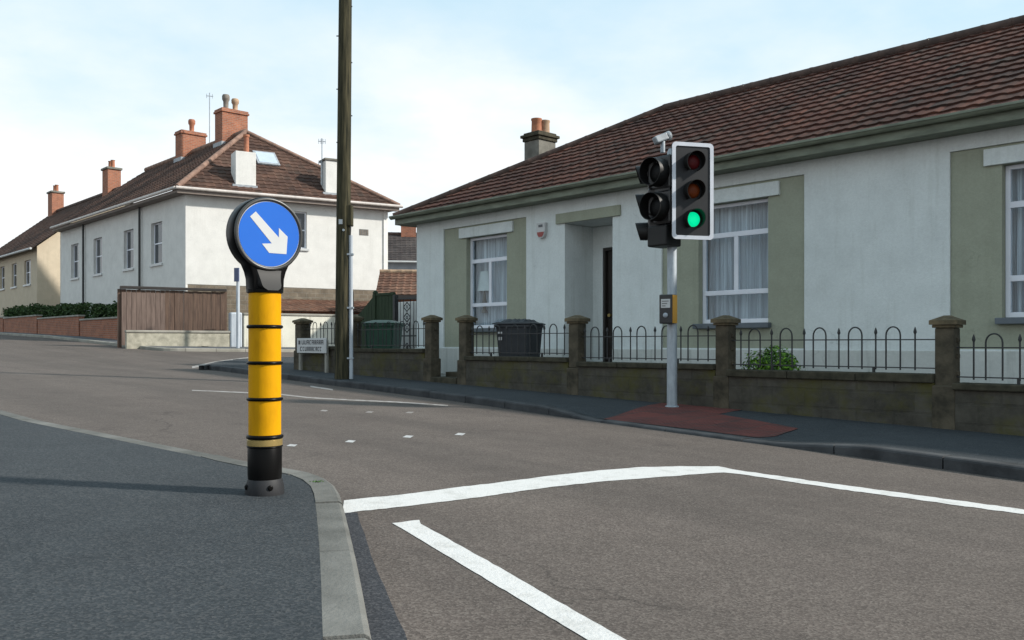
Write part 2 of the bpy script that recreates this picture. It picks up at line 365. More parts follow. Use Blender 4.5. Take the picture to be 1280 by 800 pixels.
def wall_panel(bm, x0, x1, z0, z1, y, depth, opens):
    """front wall sheet at local y, with openings (x0,x1,z0,z1) whose reveals go back by depth"""
    xs = sorted({x0, x1, *[v for o in opens for v in o[:2]]}); zs = sorted({z0, z1, *[v for o in opens for v in o[2:4]]})
    def inside(cx, cz): return any(o[0] < cx < o[1] and o[2] < cz < o[3] for o in opens)
    V = {}
    def vert(i, j, k):
        if (i, j, k) not in V: V[(i, j, k)] = bm.verts.new((xs[i], y + (depth if k else 0), zs[j]))
        return V[(i, j, k)]
    for i in range(len(xs)-1):
        for j in range(len(zs)-1):
            if inside((xs[i]+xs[i+1])/2, (zs[j]+zs[j+1])/2): continue
            for k in (0, 1):
                q = [vert(i, j, k), vert(i+1, j, k), vert(i+1, j+1, k), vert(i, j+1, k)]
                bm.faces.new(q if k == 0 else q[::-1])
            for (di, dj, a, b) in ((-1,0,(i,j),(i,j+1)), (1,0,(i+1,j+1),(i+1,j)), (0,-1,(i+1,j),(i,j)), (0,1,(i,j+1),(i+1,j+1))):
                ii, jj = i+di, j+dj
                out = ii < 0 or jj < 0 or ii >= len(xs)-1 or jj >= len(zs)-1
                if out or inside((xs[ii]+xs[ii+1])/2, (zs[jj]+zs[jj+1])/2):
                    bm.faces.new([vert(*a, 0), vert(*b, 0), vert(*b, 1), vert(*a, 1)])

ROLL = [(0.0, 0.0), (0.30, 0.004), (0.55, 0.020), (0.72, 0.034), (0.88, 0.020)]
def add_roof(bm, p0, p1, p2, p3, tw, gauge, step=0.026, roll=1.0, eave_up=0.0):
    """tiled plane: eave p0->p1, top p3->p2; overlapping courses of rolled tiles as real steps"""
    uvl = bm.loops.layers.uv.verify()
    p0, p1, p2, p3 = map(Vector, (p0, p1, p2, p3))
    ex = (p1 - p0).normalized(); nrm = (p1-p0).cross(((p2+p3)/2) - p0).normalized()
    if nrm.z < 0: nrm = -nrm
    up = nrm.cross(ex)
    if up.z < 0: up = -up
    sl = ((p3 - p0).dot(up)); L = (p1-p0).dot(ex)
    l_top = (p3-p0).dot(ex); r_top = (p2-p0).dot(ex)
    n = max(1, int(math.ceil(sl/gauge)))
    lo_b = lambda v: l_top*v/sl
    hi_b = lambda v: L + (r_top - L)*v/sl
    for c in range(n):
        v0, v1 = c*gauge, min(sl, (c+1)*gauge)
        lo0, hi0, lo1, hi1 = lo_b(v0), hi_b(v0), lo_b(v1), hi_b(v1)
        lo, hi = min(lo0, lo1), max(hi0, hi1)
        us = []
        k = int(math.floor(lo/tw))
        while k*tw < hi:
            for f, h in ROLL: us.append(((k+f)*tw, h*roll))
            k += 1
        us.append((k*tw, 0))
        jit = [rnd.uniform(-0.004, 0.004) for _ in us]
        P = lambda u, v, h: p0 + ex*u + up*v + nrm*h
        low, upr, und = [], [], []
        for (u, h), j in zip(us, jit):
            a = min(max(u, lo0), hi0); b = min(max(u, lo1), hi1)
            low.append((P(a, v0, step + h + j), a, v0)); upr.append((P(b, v1, h*0.9 + j*0.5), b, v1)); und.append((P(a, v0, -0.012), a, v0))
        lv = [bm.verts.new(x[0]) for x in low]; uv_ = [bm.verts.new(x[0]) for x in upr]; nv = [bm.verts.new(x[0]) for x in und]
        for i in range(len(us)-1):
            if (low[i+1][1]-low[i][1]) < 1e-5 and (upr[i+1][1]-upr[i][1]) < 1e-5: continue
            f = bm.faces.new([lv[i], lv[i+1], uv_[i+1], uv_[i]])
            um = (us[i][0]+us[i+1][0])/2
            for l, (u, v) in zip(f.loops, ((us[i][0]+1e-3, v0+.01), (us[i+1][0]-1e-3, v0+.01), (us[i+1][0]-1e-3, v1-.01), (us[i][0]+1e-3, v1-.01))): l[uvl].uv = (u, v)
            if (low[i+1][1]-low[i][1]) > 1e-5:
                f = bm.faces.new([nv[i], nv[i+1], lv[i+1], lv[i]])
                for l in f.loops: l[uvl].uv = (um, (v0+v1)/2)
def add_ridge(bm, a, b, r=0.11, seg=0.4):
    a, b = Vector(a), Vector(b); d = b-a; n = max(1, int(d.length/seg))
    for i in range(n):
        q0, q1 = a + d*(i/n), a + d*((i+1.06)/n)
        add_tube(bm, [q0, q0.lerp(q1, 0.88), q0.lerp(q1, 0.9), q1], [r*0.97, r*0.98, r*1.03, r*1.03], 12)

# ------------------------------------------------------------------ ground, road, pavements
def grid_sheet(xs, ys, off):
    bm = BM(); V = [[bm.verts.new((x, y, road_z(x, y) + off)) for x in xs] for y in ys]
    for j in range(len(ys)-1):
        for i in range(len(xs)-1): bm.faces.new([V[j][i], V[j][i+1], V[j+1][i+1], V[j+1][i]])
    return bm
def steps(*segs):
    out = []
    for a, b, s in segs:
        x = a
        while x < b - 1e-6: out.append(x); x += s
    out.append(segs[-1][1]); return out
struct('road', grid_sheet(steps((-400,-60,40), (-60,40,1), (40,400,40)), steps((-60,-12,6), (-12,60,1), (60,700,40)), 0.0), M_ROAD)

def strip(name, A, B, off, mat, skirt=0.0, n=60):
    """sheet between two plan polylines, laid on the slope"""
    def resample(P):
        P = [Vector((*p, 0)) for p in P]; d = [0]
        for a, b in zip(P, P[1:]): d.append(d[-1] + (b-a).length)
        out = []
        for k in range(n+1):
            t = d[-1]*k/n
            i = max(j for j in range(len(d)) if d[j] <= t + 1e-9); i = min(i, len(P)-2)
            out.append(P[i].lerp(P[i+1], (t-d[i])/max(1e-9, d[i+1]-d[i])))
        return out
    a, b = resample(A), resample(B); bm = BM()
    m = 6
    rows = []
    for p, q in zip(a, b):
        rows.append([bm.verts.new((*(p.lerp(q, k/m)).xy, (foot_z(*(p.lerp(q, k/m)).xy) - KERB if off > 0.05 else road_z(*(p.lerp(q, k/m)).xy)) + off)) for k in range(m+1)])
    for r0, r1 in zip(rows, rows[1:]):
        for k in range(m): bm.faces.new([r0[k], r0[k+1], r1[k+1], r1[k]])
    bmesh.ops.recalc_face_normals(bm, faces=bm.faces[:])
    if sum(f.normal.z for f in bm.faces) < 0: bmesh.ops.reverse_faces(bm, faces=bm.faces[:])
    return struct(name, bm, mat)
def offset_line(P, d):
    """offset a plan polyline to its left by d"""
    out = []
    for i, p in enumerate(P):
        a = Vector(P[max(i-1, 0)]); b = Vector(P[min(i+1, len(P)-1)]); t = (b-a).normalized()
        out.append((p[0] - t.y*d, p[1] + t.x*d))
    return out
def smooth_line(P, it=2):
    for _ in range(it):
        Q = [P[0]]
        for a, b in zip(P, P[1:]):
            Q += [(a[0]*.75+b[0]*.25, a[1]*.75+b[1]*.25), (a[0]*.25+b[0]*.75, a[1]*.25+b[1]*.75)]
        P = Q + [P[-1]]
    return P
def kerb(name, line, width, mat, stone=0.914, side=1, rise=KERB):
    """kerb stones one after another along a line (its road edge); the stone lies to the left (side 1)"""
    P = [Vector(p) for p in line]; d = [0]
    for a, b in zip(P, P[1:]): d.append(d[-1] + (b-a).length)
    def at(t):
        t = max(0, min(d[-1], t)); i = max(j for j in range(len(d)) if d[j] <= t + 1e-9); i = min(i, len(P)-2)
        return P[i].lerp(P[i+1], (t-d[i])/max(1e-9, d[i+1]-d[i]))
    def frame(t):
        tt = (at(t+0.02) - at(t-0.02)).normalized(); return at(t), Vector((-tt.y, tt.x))*side
    bm = BM(); t = 0
    while t < d[-1] - 0.05:
        e = min(t + stone, d[-1]); k = max(1, int((e-t)/0.2)); dz = rnd.uniform(-0.006, 0.005)
        rings = []
        for i in range(k+1):
            q = t + 0.006 + (e - t - 0.012)*i/k
            p, nn = frame(q); z = road_z(p.x, p.y); rise_ = rise - (KERB - rise_at(p.x + nn.x*0.12, p.y + nn.y*0.12))
            prof = [(0.0, -0.1), (0.0, rise_-0.022), (0.006, rise_-0.008), (0.02, rise_), (width, rise_), (width, -0.1)]
            rings.append([bm.verts.new((p.x + nn.x*o, p.y + nn.y*o, z + h + dz)) for o, h in prof])
        for a, b in zip(rings, rings[1:]):
            for i in range(6): bm.faces.new([a[i], a[(i+1) % 6], b[(i+1) % 6], b[i]])
        bm.faces.new(rings[0]); bm.faces.new(rings[-1])
        t = e
    bmesh.ops.recalc_face_normals(bm, faces=bm.faces[:])
    return struct(name, bm, mat)

DV = Vector((-0.680, 0.733))                      # the street runs this way, away from the camera
NIN = Vector((0.733, 0.680))                      # from the street into the bungalow's garden
F0 = Vector((0.904, 15.07))                       # left jamb of the bungalow's porch
def loc_of(u, y):                                 # bungalow plan frame -> world
    p = F0 - DV*u + NIN*y; return (p.x, p.y)
ROT = math.atan2(-0.733, 0.680)

# near pavement: corner round the keep-left bollard
near_px = [(240,562), (274,568), (307,577), (353,584), (393,591), (412,600), (423,610), (430,630), (447,700), (466,800)]
nk = [ground(x, y, KERB) for x, y in near_px]
s0 = Vector(nk[0]); s1 = s0 + DV*3.0 + Vector((-.35, -.2)); s2 = s0 + DV*60
near_line = [tuple(s2), tuple(s0 + DV*14 + Vector((-.35, -.2))), tuple(s1)] + nk + [(nk[-1][0] + 0.22*k, nk[-1][1] - 0.95*k) for k in (1, 2, 4, 8)]
near_line = smooth_line(near_line, 1)
kerb('kerb', near_line, 0.125, M_KERB, side=-1)
inner = offset_line(near_line, -0.125)
strip('pavement', inner, [(p[0]-6 - 0.35*max(0, p[1]-4), p[1]-5) for p in inner], KERB - 0.002, M_FOOT, n=220)

# far pavement in front of the bungalow
fk_px = [(1290,603), (1160,584), (1040,567), (880,546), (720,524), (580,503), (480,490), (400,480), (320,469.5), (262,462)]
fk = [ground(x, y, 0.0) for x, y in fk_px]
fk = [(fk[0][0] + 0.68*k, fk[0][1] - 0.733*k) for k in (14, 7, 3)] + fk
corner = [(-6.55, 18.6), (-6.95, 20.2), (-7.0, 21.8), (-6.6, 23.2), (-5.8, 24.2), (-4.3, 25.2), (0.0, 27.7), (14.0, 35.9)]
far_line = smooth_line(fk + corner, 1)
kerb('kerb', far_line, 0.125, M_KERBDARK, side=-1, rise=0.098)
def wallfront(u): return loc_of(u, -1.62)
inner2 = offset_line(far_line, -0.125)
back = [wallfront(u) for u in (22, 15, 11, 9, 7.6, 6.6, 5.6, 4.6, 3.4, 2.2, 1.0, 0, -1, -2, -3, -4, -5, -5.8)]
back += [(-4.1, 18.4), (-3.9, 18.6), (-3.4, 18.9), (-2.4, 19.6), (-0.4, 20.8), (3.0, 22.8), (16.0, 30.0)]
# sheet between kerb and wall, built by nearest parameter
strip('pavement', inner2, back, KERB - 0.002, M_FOOT, n=160)

# pavement on the far side of the side road, before the white house
def wl(t, off):                                   # white house plan frame
    p = Vector((-11.87, 32.0)) + Vector((0.862, 0.507))*t + Vector((0.507, -0.862))*off; return (p.x, p.y)
far_k = smooth_line([tuple(Vector(wl(-1.9, 3.0)) + DV*k) for k in (60, 30, 12, 5, 2)] + [wl(-1.75, 4.1), wl(-1.2, 4.6), wl(0, 4.75), wl(3, 4.8), wl(10, 4.8), wl(34, 4.8)], 2)
kerb('kerb', far_k, 0.13, M_PALEPAVE, side=1)
ff = offset_line(far_k, 0.13)
strip('pavement', ff, offset_line(far_k, 1.9), KERB - 0.002, M_FOOT2, n=90)
strip('garden_ground', offset_line(far_k, 1.9), offset_line(far_k, 5.5), KERB + 0.01, M_PATH, n=90)

# front garden of the bungalow
strip('garden_ground', [loc_of(u, -1.66) for u in (16, 8, 0, -5.78)], [loc_of(u, 0.2) for u in (16, 8, 0, -9)], KERB + 0.03, M_PATH, n=40)

def sheet_px(name, pts, off, mat, lift, base=0.0, kind='structure'):
    bm = BM(); vs = []
    for x, y in pts:
        g = ground(x, y, base); vs.append(bm.verts.new((g[0], g[1], 0)))
    bm.faces.new(vs)
    for ax in (0, 1):
        lo = min(v.co[ax] for v in bm.verts); hi = max(v.co[ax] for v in bm.verts); c = math.floor(lo) + 0.25
        while c < hi:
            if c > lo:
                pc, pn = [0, 0, 0], [0, 0, 0]; pc[ax] = c; pn[ax] = 1
                bmesh.ops.bisect_plane(bm, geom=bm.verts[:]+bm.edges[:]+bm.faces[:], plane_co=pc, plane_no=pn, dist=1e-6)
            c += 0.5
    bmesh.ops.triangulate(bm, faces=bm.faces[:])
    for v in bm.verts: v.co.z = (foot_z(v.co.x, v.co.y) if base else road_z(v.co.x, v.co.y)) + lift
    bm.normal_update()
    for f in bm.faces:
        if f.normal.z < 0: f.normal_flip()
    return struct(name, bm, mat)
def rough(pts, amp=0.8, n=7):
    out = []
    for i, a in enumerate(pts):
        b = pts[(i+1) % len(pts)]; L = math.hypot(b[0]-a[0], b[1]-a[1]); k = max(1, int(L/n))
        for j in range(k):
            t = j/k; s = 0 if j == 0 else amp
            out.append((a[0]+(b[0]-a[0])*t + rnd.uniform(-s, s)*0.6, a[1]+(b[1]-a[1])*t + rnd.uniform(-s, s)*0.5))
    return out
def line_outline(pts, amp): return rough(pts, amp)

sheet_px('road_patch', rough([(431,641), (447,641), (458,676), (471,713), (488,752), (509,800), (540,880), (490,880), (463,800), (445,735), (431,680), (426,650)], 1.6, 9), 0, M_PATCH, 0.0018)
sheet_px('road_marking', rough([(430,626), (500,619), (560,611), (620,604), (680,596), (740,589.5), (795,584.5), (850,583), (898,583.2), (925,588.5), (1040,605), (1160,621), (1300,640), (1300,646), (1160,627), (1040,610.5), (925,593), (905,591), (880,592.5), (820,597), (760,601.5), (700,608), (660,613), (600,622), (560,627), (500,634), (428,642)], 0.7, 9), 0, M_LINE, 0.0026)
sheet_px('road_marking', rough([(490,654.5), (524,650.5), (526,655.5), (585,688), (640,719), (700,754), (783,801), (850,839), (920,880), (850,880), (735,801), (640,744), (562,697), (520,672)], 0.8, 9), 0, M_LINE, 0.0026)
sheet_px('road_marking', [(240,487.5), (300,490), (352,492.6), (385,496.4), (440,499.5), (500,502.2), (560,506.5), (560,507.8), (500,503.8), (440,501), (385,498), (352,494), (300,491.3), (240,488.6)], 0, M_LINEOLD, 0.0026)
sheet_px('road_marking', [(388,482.3), (416,486.3), (416,488.2), (388,484)], 0, M_LINEOLD, 0.0026)
sheet_px('road_marking', [(240,458), (268,452), (312,446.2), (312,447.6), (270,454), (240,460.5)], 0, M_LINEOLD, 0.0026)
for x, y in ((365,557), (438,552), (510,546), (575,543), (405,513.5), (462,515.3), (512,515.8)):
    h = 1.6 if y > 530 else 1.0; w = 7 if y > 530 else 5.5
    sheet_px('road_marking', rough([(x-w, y+h*.5), (x-w*.3, y-h), (x+w, y-h*.6), (x+w*.4, y+h)], 0.4, 5), 0, M_STUD if y > 530 else M_LINEOLD, 0.0026)
# red tactile paving at the crossing
sheet_px('tactile_paving', [(754,523.5), (800,515.5), (836,509.5), (880,511.5), (948,512.5), (925,520.5), (898,524.5), (945,531.5), (998,540), (968,545.5), (948,546.8), (860,535.8)], 0, M_TACTILE, 0.004, base=0.03)

# ------------------------------------------------------------------ bungalow
BX0, BX1, BD = -4.22, 14.0, 7.2
bung = thing('bungalow', 'long low white rendered bungalow with sage window surrounds and red brown tiled roof', 'house', (*F0, 0), ROT)
WT = 3.36; PT = 0.84
wins = [(-2.08, -2.145), (3.30, 3.25), (-2.08+10.0, -2.145+10.0)]
wins[2] = (7.45, 7.5)
bm = BM()
wall_panel(bm, BX0, BX1, -0.2, WT, 0.0, 0.05, [(pc-1.19, pc+1.19, PT, 3.18) for _, pc in wins] + [(0.0, 1.07, 0.36, 2.965)])
add_box(bm, BX0, BX0+0.2, 0.051, BD, -0.2, WT); add_box(bm, BX1-0.2, BX1, 0.051, BD, -0.2, WT); add_box(bm, BX0, BX1, BD, BD+0.2, -0.2, WT)
obj('wall', bm, M_WHITE, bung)
# porch recess
bm = BM()
add_box(bm, -0.15, 0.0, 0.051, 0.72, 0.36, 2.96); add_box(bm, 1.07, 1.22, 0.051, 0.72, 0.36, 2.96)
add_box(bm, -0.15, 0.225, 0.721, 0.85, 0.36, 2.96); add_box(bm, 0.225, 1.22, 0.721, 0.85, 2.58, 2.96)
add_box(bm, -0.15, 1.22, 0.051, 0.85, 2.967, 3.1)
obj('porch', bm, M_WHITE, bung)
obj('doorstep', box(-0.02, 1.09, -0.06, 0.85, 0.05, 0.36, 0.01), M_PATH, bung)
dr = obj('door', box(0.27, 1.02, 0.80, 0.85, 0.40, 2.54, 0.005), M_DOOR, bung)
bm = BM(); add_box(bm, 0.226, 0.275, 0.735, 0.84, 0.362, 2.575); add_box(bm, 1.02, 1.068, 0.735, 0.84, 0.362, 2.575); add_box(bm, 0.275, 1.02, 0.735, 0.84, 2.53, 2.575)
obj('door_frame', bm, M_DOOR, dr)
obj('handle', lathe([(0.03, 0), (0.03, 0.04)], 12, Matrix.Translation((0.34, 0.79, 1.40)) @ Matrix.Rotation(R(90), 4, 'X')), M_GOLD, dr)
obj('lintel', box(-0.19, 1.25, -0.035, 0.045, 2.967, 3.14, 0.006), M_GREENR, bung)
obj('plinth', box(BX0-0.03, -0.02, -0.035, -0.002, -0.2, PT-0.02, 0.008), M_PLINTH, bung)
obj('plinth', box(1.09, BX1, -0.035, -0.002, -0.2, PT-0.02, 0.008), M_PLINTH, bung)
W = 1.16; Z0, Z1 = 1.20, 2.95
for wc, pc in wins:
    bm = BM(); wall_panel(bm, pc-1.188, pc+1.188, PT+0.002, 3.178, 0.03, 0.16, [(wc-W/2, wc+W/2, Z0, Z1)])
    obj('window_surround', bm, M_GREENR, bung)
    obj('window_lintel', box(wc-0.765, wc+0.765, -0.012, 0.05, Z1+0.002, 3.145, 0.005), M_WHITE, bung)
    bm = BM(); f0, f1 = 0.125, 0.185; t = 0.055
    x0, x1 = wc-W/2+.003, wc+W/2-.003; z0, z1 = Z0+.003, Z1-.003
    add_box(bm, x0, x0+t, f0, f1, z0, z1, .006); add_box(bm, x1-t, x1, f0, f1, z0, z1, .006)
    for za, zb in ((z0, z0+0.06), (1.615, 1.685), (2.455, 2.53), (z1-0.05, z1)): add_box(bm, x0+t-.004, x1-t+.004, f0+.002, f1-.002, za, zb, .006)
    add_box(bm, wc-0.035, wc+0.035, f0+.004, f1-.004, 1.68, 2.46, .006)
    wn = obj('window', bm, M_UPVC, bung)
    obj('pane', box(x0+t-.01, x1-t+.01, 0.155, 0.159, z0+.03, z1-.03), M_GLASS, wn)
    obj('window_sill', box(wc-W/2-0.05, wc+W/2+0.05, -0.06, 0.125, Z0-0.075, Z0-.001, .008), M_SILL, wn)
    # net curtain hanging inside
    bm = BM(); n = 150; rows = 8; V = []
    ph = rnd.uniform(0, 6)
    for j in range(rows+1):
        zz = Z0 - 0.05 + (Z1 - Z0 + 0.1)*j/rows; V.append([])
        for i in range(n+1):
            xx = wc - W/2 - 0.35 + (W+0.45)*i/n
            yy = 0.325 + 0.034*math.sin(i*0.62 + ph + 1.1*math.sin(i*0.13+ph)) + 0.012*math.sin(i*1.7 + 0.15*j) + 0.006*math.sin(j*0.9 + i*.2)
            V[-1].append(bm.verts.new((xx, yy, zz)))
    for j in range(rows):
        for i in range(n): bm.faces.new([V[j][i], V[j][i+1], V[j+1][i+1], V[j+1][i]])
    side = 'left' if wc < 0 else ('middle' if wc < 5 else 'right')
    lab = {'left': 'pleated net curtain behind the lamp in the bungalow window above the charcoal bin',
           'middle': 'tall pleated net curtain in the bungalow window beside the traffic light',
           'right': 'net curtain in the third bungalow window along from the green fence'}[side]
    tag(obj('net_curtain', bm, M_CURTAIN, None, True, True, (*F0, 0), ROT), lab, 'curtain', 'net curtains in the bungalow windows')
# gathered drapes at the sides of the left and middle window
# eaves, gutter, roof
OV = 0.32; EZ = 3.50; RZ = 5.69
bm = BM(); add_box(bm, BX0-OV+.02, BX1+OV, -OV+0.02, 0.0, WT+0.002, WT+0.03); add_box(bm, BX0-OV+.02, BX1+OV, -OV, -OV+0.02, WT-0.005, WT+0.16, .004)
add_box(bm, BX0-OV, BX0-OV+.02, -OV, BD+OV, WT-0.005, WT+0.16); add_box(bm, BX0-OV+.02, BX0, -OV+.02, BD+OV, WT+.004, WT+.03)
add_box(bm, BX0-OV, BX1+OV, BD+OV, BD+OV+.02, WT-0.005, WT+0.16)
obj('fascia', bm, M_GUTTER, bung)
bm = BM()
prof = [(0.055*math.cos(a), 0.06*math.sin(a)) for a in [math.pi + math.pi*k/8 for k in range(9)]]
V = [[bm.verts.new((x, -OV-0.06+p, EZ+0.02+q)) for p, q in prof] for x in (BX0-OV-0.05, BX1+OV)]
for k in range(8): bm.faces.new([V[0][k], V[1][k], V[1][k+1], V[0][k+1]])
bm.faces.new(V[0]); bm.faces.new(V[1])
add_box(bm, BX0-OV-0.05, BX1+OV, -OV-0.125, -OV-0.112, EZ+0.0, EZ+0.03, .003)
g = obj('gutter', bm, M_GUTTER, bung)
half = BD/2 + OV
rx0 = BX0 - OV + half
A, B_, C_, D_ = (BX0-OV, -OV-.03, EZ), (BX1+OV, -OV-.03, EZ), (BX1+OV, BD/2, RZ), (rx0, BD/2, RZ)
bm = BM()
add_roof(bm, A, B_, C_, D_, 0.22, 0.27, 0.026, 0.30)
add_roof(bm, (BX1+OV, BD+OV, EZ), (BX0-OV, BD+OV, EZ), D_, C_, 0.22, 0.27, 0.026, 0.30)
add_roof(bm, (BX0-OV, BD+OV, EZ), A, D_, D_, 0.22, 0.27, 0.026, 0.30)
rf = obj('roof', bm, M_TILE, bung, uv=False)
bm = BM()
up = Vector((0, 0, 0.03))
add_ridge(bm, Vector(A)+up, Vector(D_)+up, 0.075); add_ridge(bm, Vector((BX0-OV, BD+OV, EZ))+up, Vector(D_)+up, 0.075); add_ridge(bm, Vector(D_)+up, Vector(C_)+up, 0.085)
obj('ridge_tiles', bm, M_RIDGE, rf, True)
# chimney on the end wall
ch = BM(); cx, cy = -3.80, 3.16
add_box(ch, cx-0.235, cx+0.235, cy-0.27, cy+0.27, 3.4, 5.48, .01)
c_ = obj('chimney', ch, M_STONECH, bung)
bm = BM()
add_box(bm, cx-0.265, cx+0.265, cy-0.30, cy+0.30, 5.482, 5.56, .01); add_box(bm, cx-0.30, cx+0.30, cy-0.345, cy+0.345, 5.562, 5.63, .015)
add_box(bm, cx-0.25, cx+0.25, cy-0.29, cy+0.29, 5.632, 5.68, .02)
obj('chimney_cap', bm, M_COPING, c_)
for yy, mm in ((-0.13, M_POT), (0.13, M_POTBUFF)):
    obj('chimney_pot', lathe([(0.125, 5.66), (0.118, 5.72), (0.112, 5.94), (0.125, 5.96), (0.125, 5.99), (0.09, 5.99), (0.085, 5.8)], 20, Matrix.Translation((cx+0.02, cy+yy, 0))), mm, c_, True)
# room behind the windows: a plain inner lining so that the glass has something behind it
bm = BM(); add_box(bm, BX0+0.25, -0.17, 1.6, 1.62, 0.3, 3.2); add_box(bm, 1.24, BX1-0.25, 1.6, 1.62, 0.3, 3.2); add_box(bm, BX0+.25, BX1-.25, 0.95, BD-.1, 3.22, 3.26)
add_box(bm, BX0+.25, BX1-.25, 0.2, 1.6, 0.2, 0.24)
obj('inner_wall', bm, M_ROOM, bung)

# alarm box
ab = thing('alarm_box', 'small white and red alarm box on the bungalow wall beside the porch', 'alarm box', (*loc_of(-0.52, 0), 2.89), ROT)
bm = BM(); pts = [(-0.10, 0.13), (0.10, 0.13), (0.105, 0.0), (0.09, -0.08), (0.05, -0.13), (-0.05, -0.13), (-0.09, -0.08), (-0.105, 0.0)]
add_poly(bm, [(x, -0.07, z) for x, z in pts], (0, 0.068, 0)); obj('case', bm, M_SIGNWHITE, ab)
bm = BM(); add_poly(bm, [(x, -0.076, z) for x, z in [(-0.085, -0.03), (0.085, -0.03), (0.072, -0.08), (0.04, -0.115), (-0.04, -0.115), (-0.072, -0.08)]], (0, 0.005, 0)); obj('red_panel', bm, M_RED, ab)
obj('strobe', box(-0.05, 0.05, -0.078, -0.0705, 0.055, 0.10, .003), M_DARKGLASS, ab)
# lamp standing in the left window
lp = thing('table_lamp', 'table lamp with a pale shade standing inside the bungalow window above the charcoal bin', 'lamp', (*loc_of(-2.36, 0.235), 1.50), ROT)
obj('lamp_shade', lathe([(0.20, 0.42), (0.11, 0.80)], 24, Matrix.Scale(0.33, 4, Vector((0, 1, 0))), False), M_CURTAIN2, lp, True)
obj('stem', lathe([(0.06, 0.0), (0.06, 0.03), (0.03, 0.08), (0.045, 0.2), (0.015, 0.40), (0.012, 0.5)], 14), M_POTGREY, lp, True)

# ------------------------------------------------------------------ garden wall, pillars, railings
LEV = [(-5.78, -3.84, 0.86), (-3.84, -1.44, 0.82), (-0.53, 1.92, 0.71), (1.92, 4.37, 0.655), (4.37, 6.95, 0.60), (6.95, 9.6, 0.52)]
WY = -1.75
wall_lab = ['low grey garden wall behind the street name sign', 'low grey garden wall in front of the green fence and green bin',
            'low grey garden wall in front of the charcoal bin', 'low grey garden wall behind the traffic light pole',
            'mossy low garden wall in front of the leafy green shrub', 'low garden wall below the third bungalow window from the green fence']
rail_lab = ['black hooped railing above the street name sign', 'black hooped railing in front of the green bin',
            'black hooped railing with the charcoal bin behind it', 'black hooped railing behind the traffic light pole',
            'black hooped railing in front of the leafy green shrub', 'black hooped railing below the third bungalow window from the green fence']
PR = 0.09
hoop_me = bar_me = None
def hoop_bm():
    bm = BM(); pts = [(-0.075, 0, 0.03), (-0.075, 0, 0.39)] + [(-0.075*math.cos(a), 0, 0.39 + 0.09*math.sin(a)) for a in [math.pi*k/10 for k in range(1, 10)]] + [(0.075, 0, 0.39), (0.075, 0, 0.03)]
    add_tube(bm, pts, 0.0085, 6); return bm
def bar_bm():
    bm = BM(); add_tube(bm, [(0,0,0.03), (0,0,0.40)], 0.0085, 6)
    add_lathe(bm, [(0.009, 0.40), (0.018, 0.42), (0.014, 0.445), (0.003, 0.475)], 8); return bm
proto_h = proto_b = None
for k, (u0, u1, zt) in enumerate(LEV):
    x, y = loc_of((u0+u1)/2, WY); L = (u1-u0)/2 - PR
    gz = min(foot_z(*loc_of(u0, WY)), foot_z(*loc_of(u1, WY)))
    t = thing('garden_wall', wall_lab[k], 'wall', (x, y, zt), ROT, 'garden walls in front of the bungalow')
    ct = 0.09 if k == 4 else 0.07
    obj('wall_face', box(-L, L, -0.10, 0.10, gz-zt-0.15, -ct-.001), M_WALL, t)
    bm = BM(); n = 3
    for i in range(n):
        a, b = -L + 2*L*i/n, -L + 2*L*(i+1)/n; add_box(bm, a+.002, b-.002, -0.14, 0.14, -ct, rnd.uniform(-.004, 0), 0.012)
    obj('coping', bm, M_COPING, t)
    r = thing('railing', rail_lab[k], 'railing', (x, y, zt), ROT, 'hooped railings on the garden wall')
    for zz in (0.345, 0.055):
        obj('rail', box(-L-.01, L+.01, -0.012, 0.012, zz-0.006, zz+0.006), M_IRON, r)
    for xx in (-L*0.55, L*0.45): obj('foot', box(xx-.012, xx+.012, -.012, .012, -0.03, 0.05), M_IRON, r)
    per = 0.41; n = int((2*L-0.15)/per); off = (2*L - n*per)/2
    for i in range(n+1):
        xb = -L + off + i*per - 0.10
        if i > 0 or xb > -L+.02:
            pass
        if i < n:
            loc = (-L + off + i*per + per*0.32, 0, 0)
            if proto_h is None: proto_h = obj('hoop', hoop_bm(), M_IRON, r, True); proto_h.location = loc
            else: part_copy(proto_h, r, loc)
        loc = (-L + off + i*per - per*0.13 + 0.0, 0, 0)
        if loc[0] > -L + 0.01:
            if proto_b is None: proto_b = obj('bar', bar_bm(), M_IRON, r, True); proto_b.location = loc
            else: part_copy(proto_b, r, loc)
pil_lab = {-5.78: 'stone pillar with a wide cap at the street corner by the name sign', -3.84: 'stone pillar just behind the telegraph pole',
           -1.44: 'stone gate pillar between the green bin and the gateway', -0.53: 'stone gate pillar between the gateway and the charcoal bin',
           1.92: 'stone pillar in front of the porch right of the charcoal bin', 4.37: 'stone pillar between the traffic light and the leafy shrub',
           6.95: 'stone pillar standing well past the leafy green shrub'}
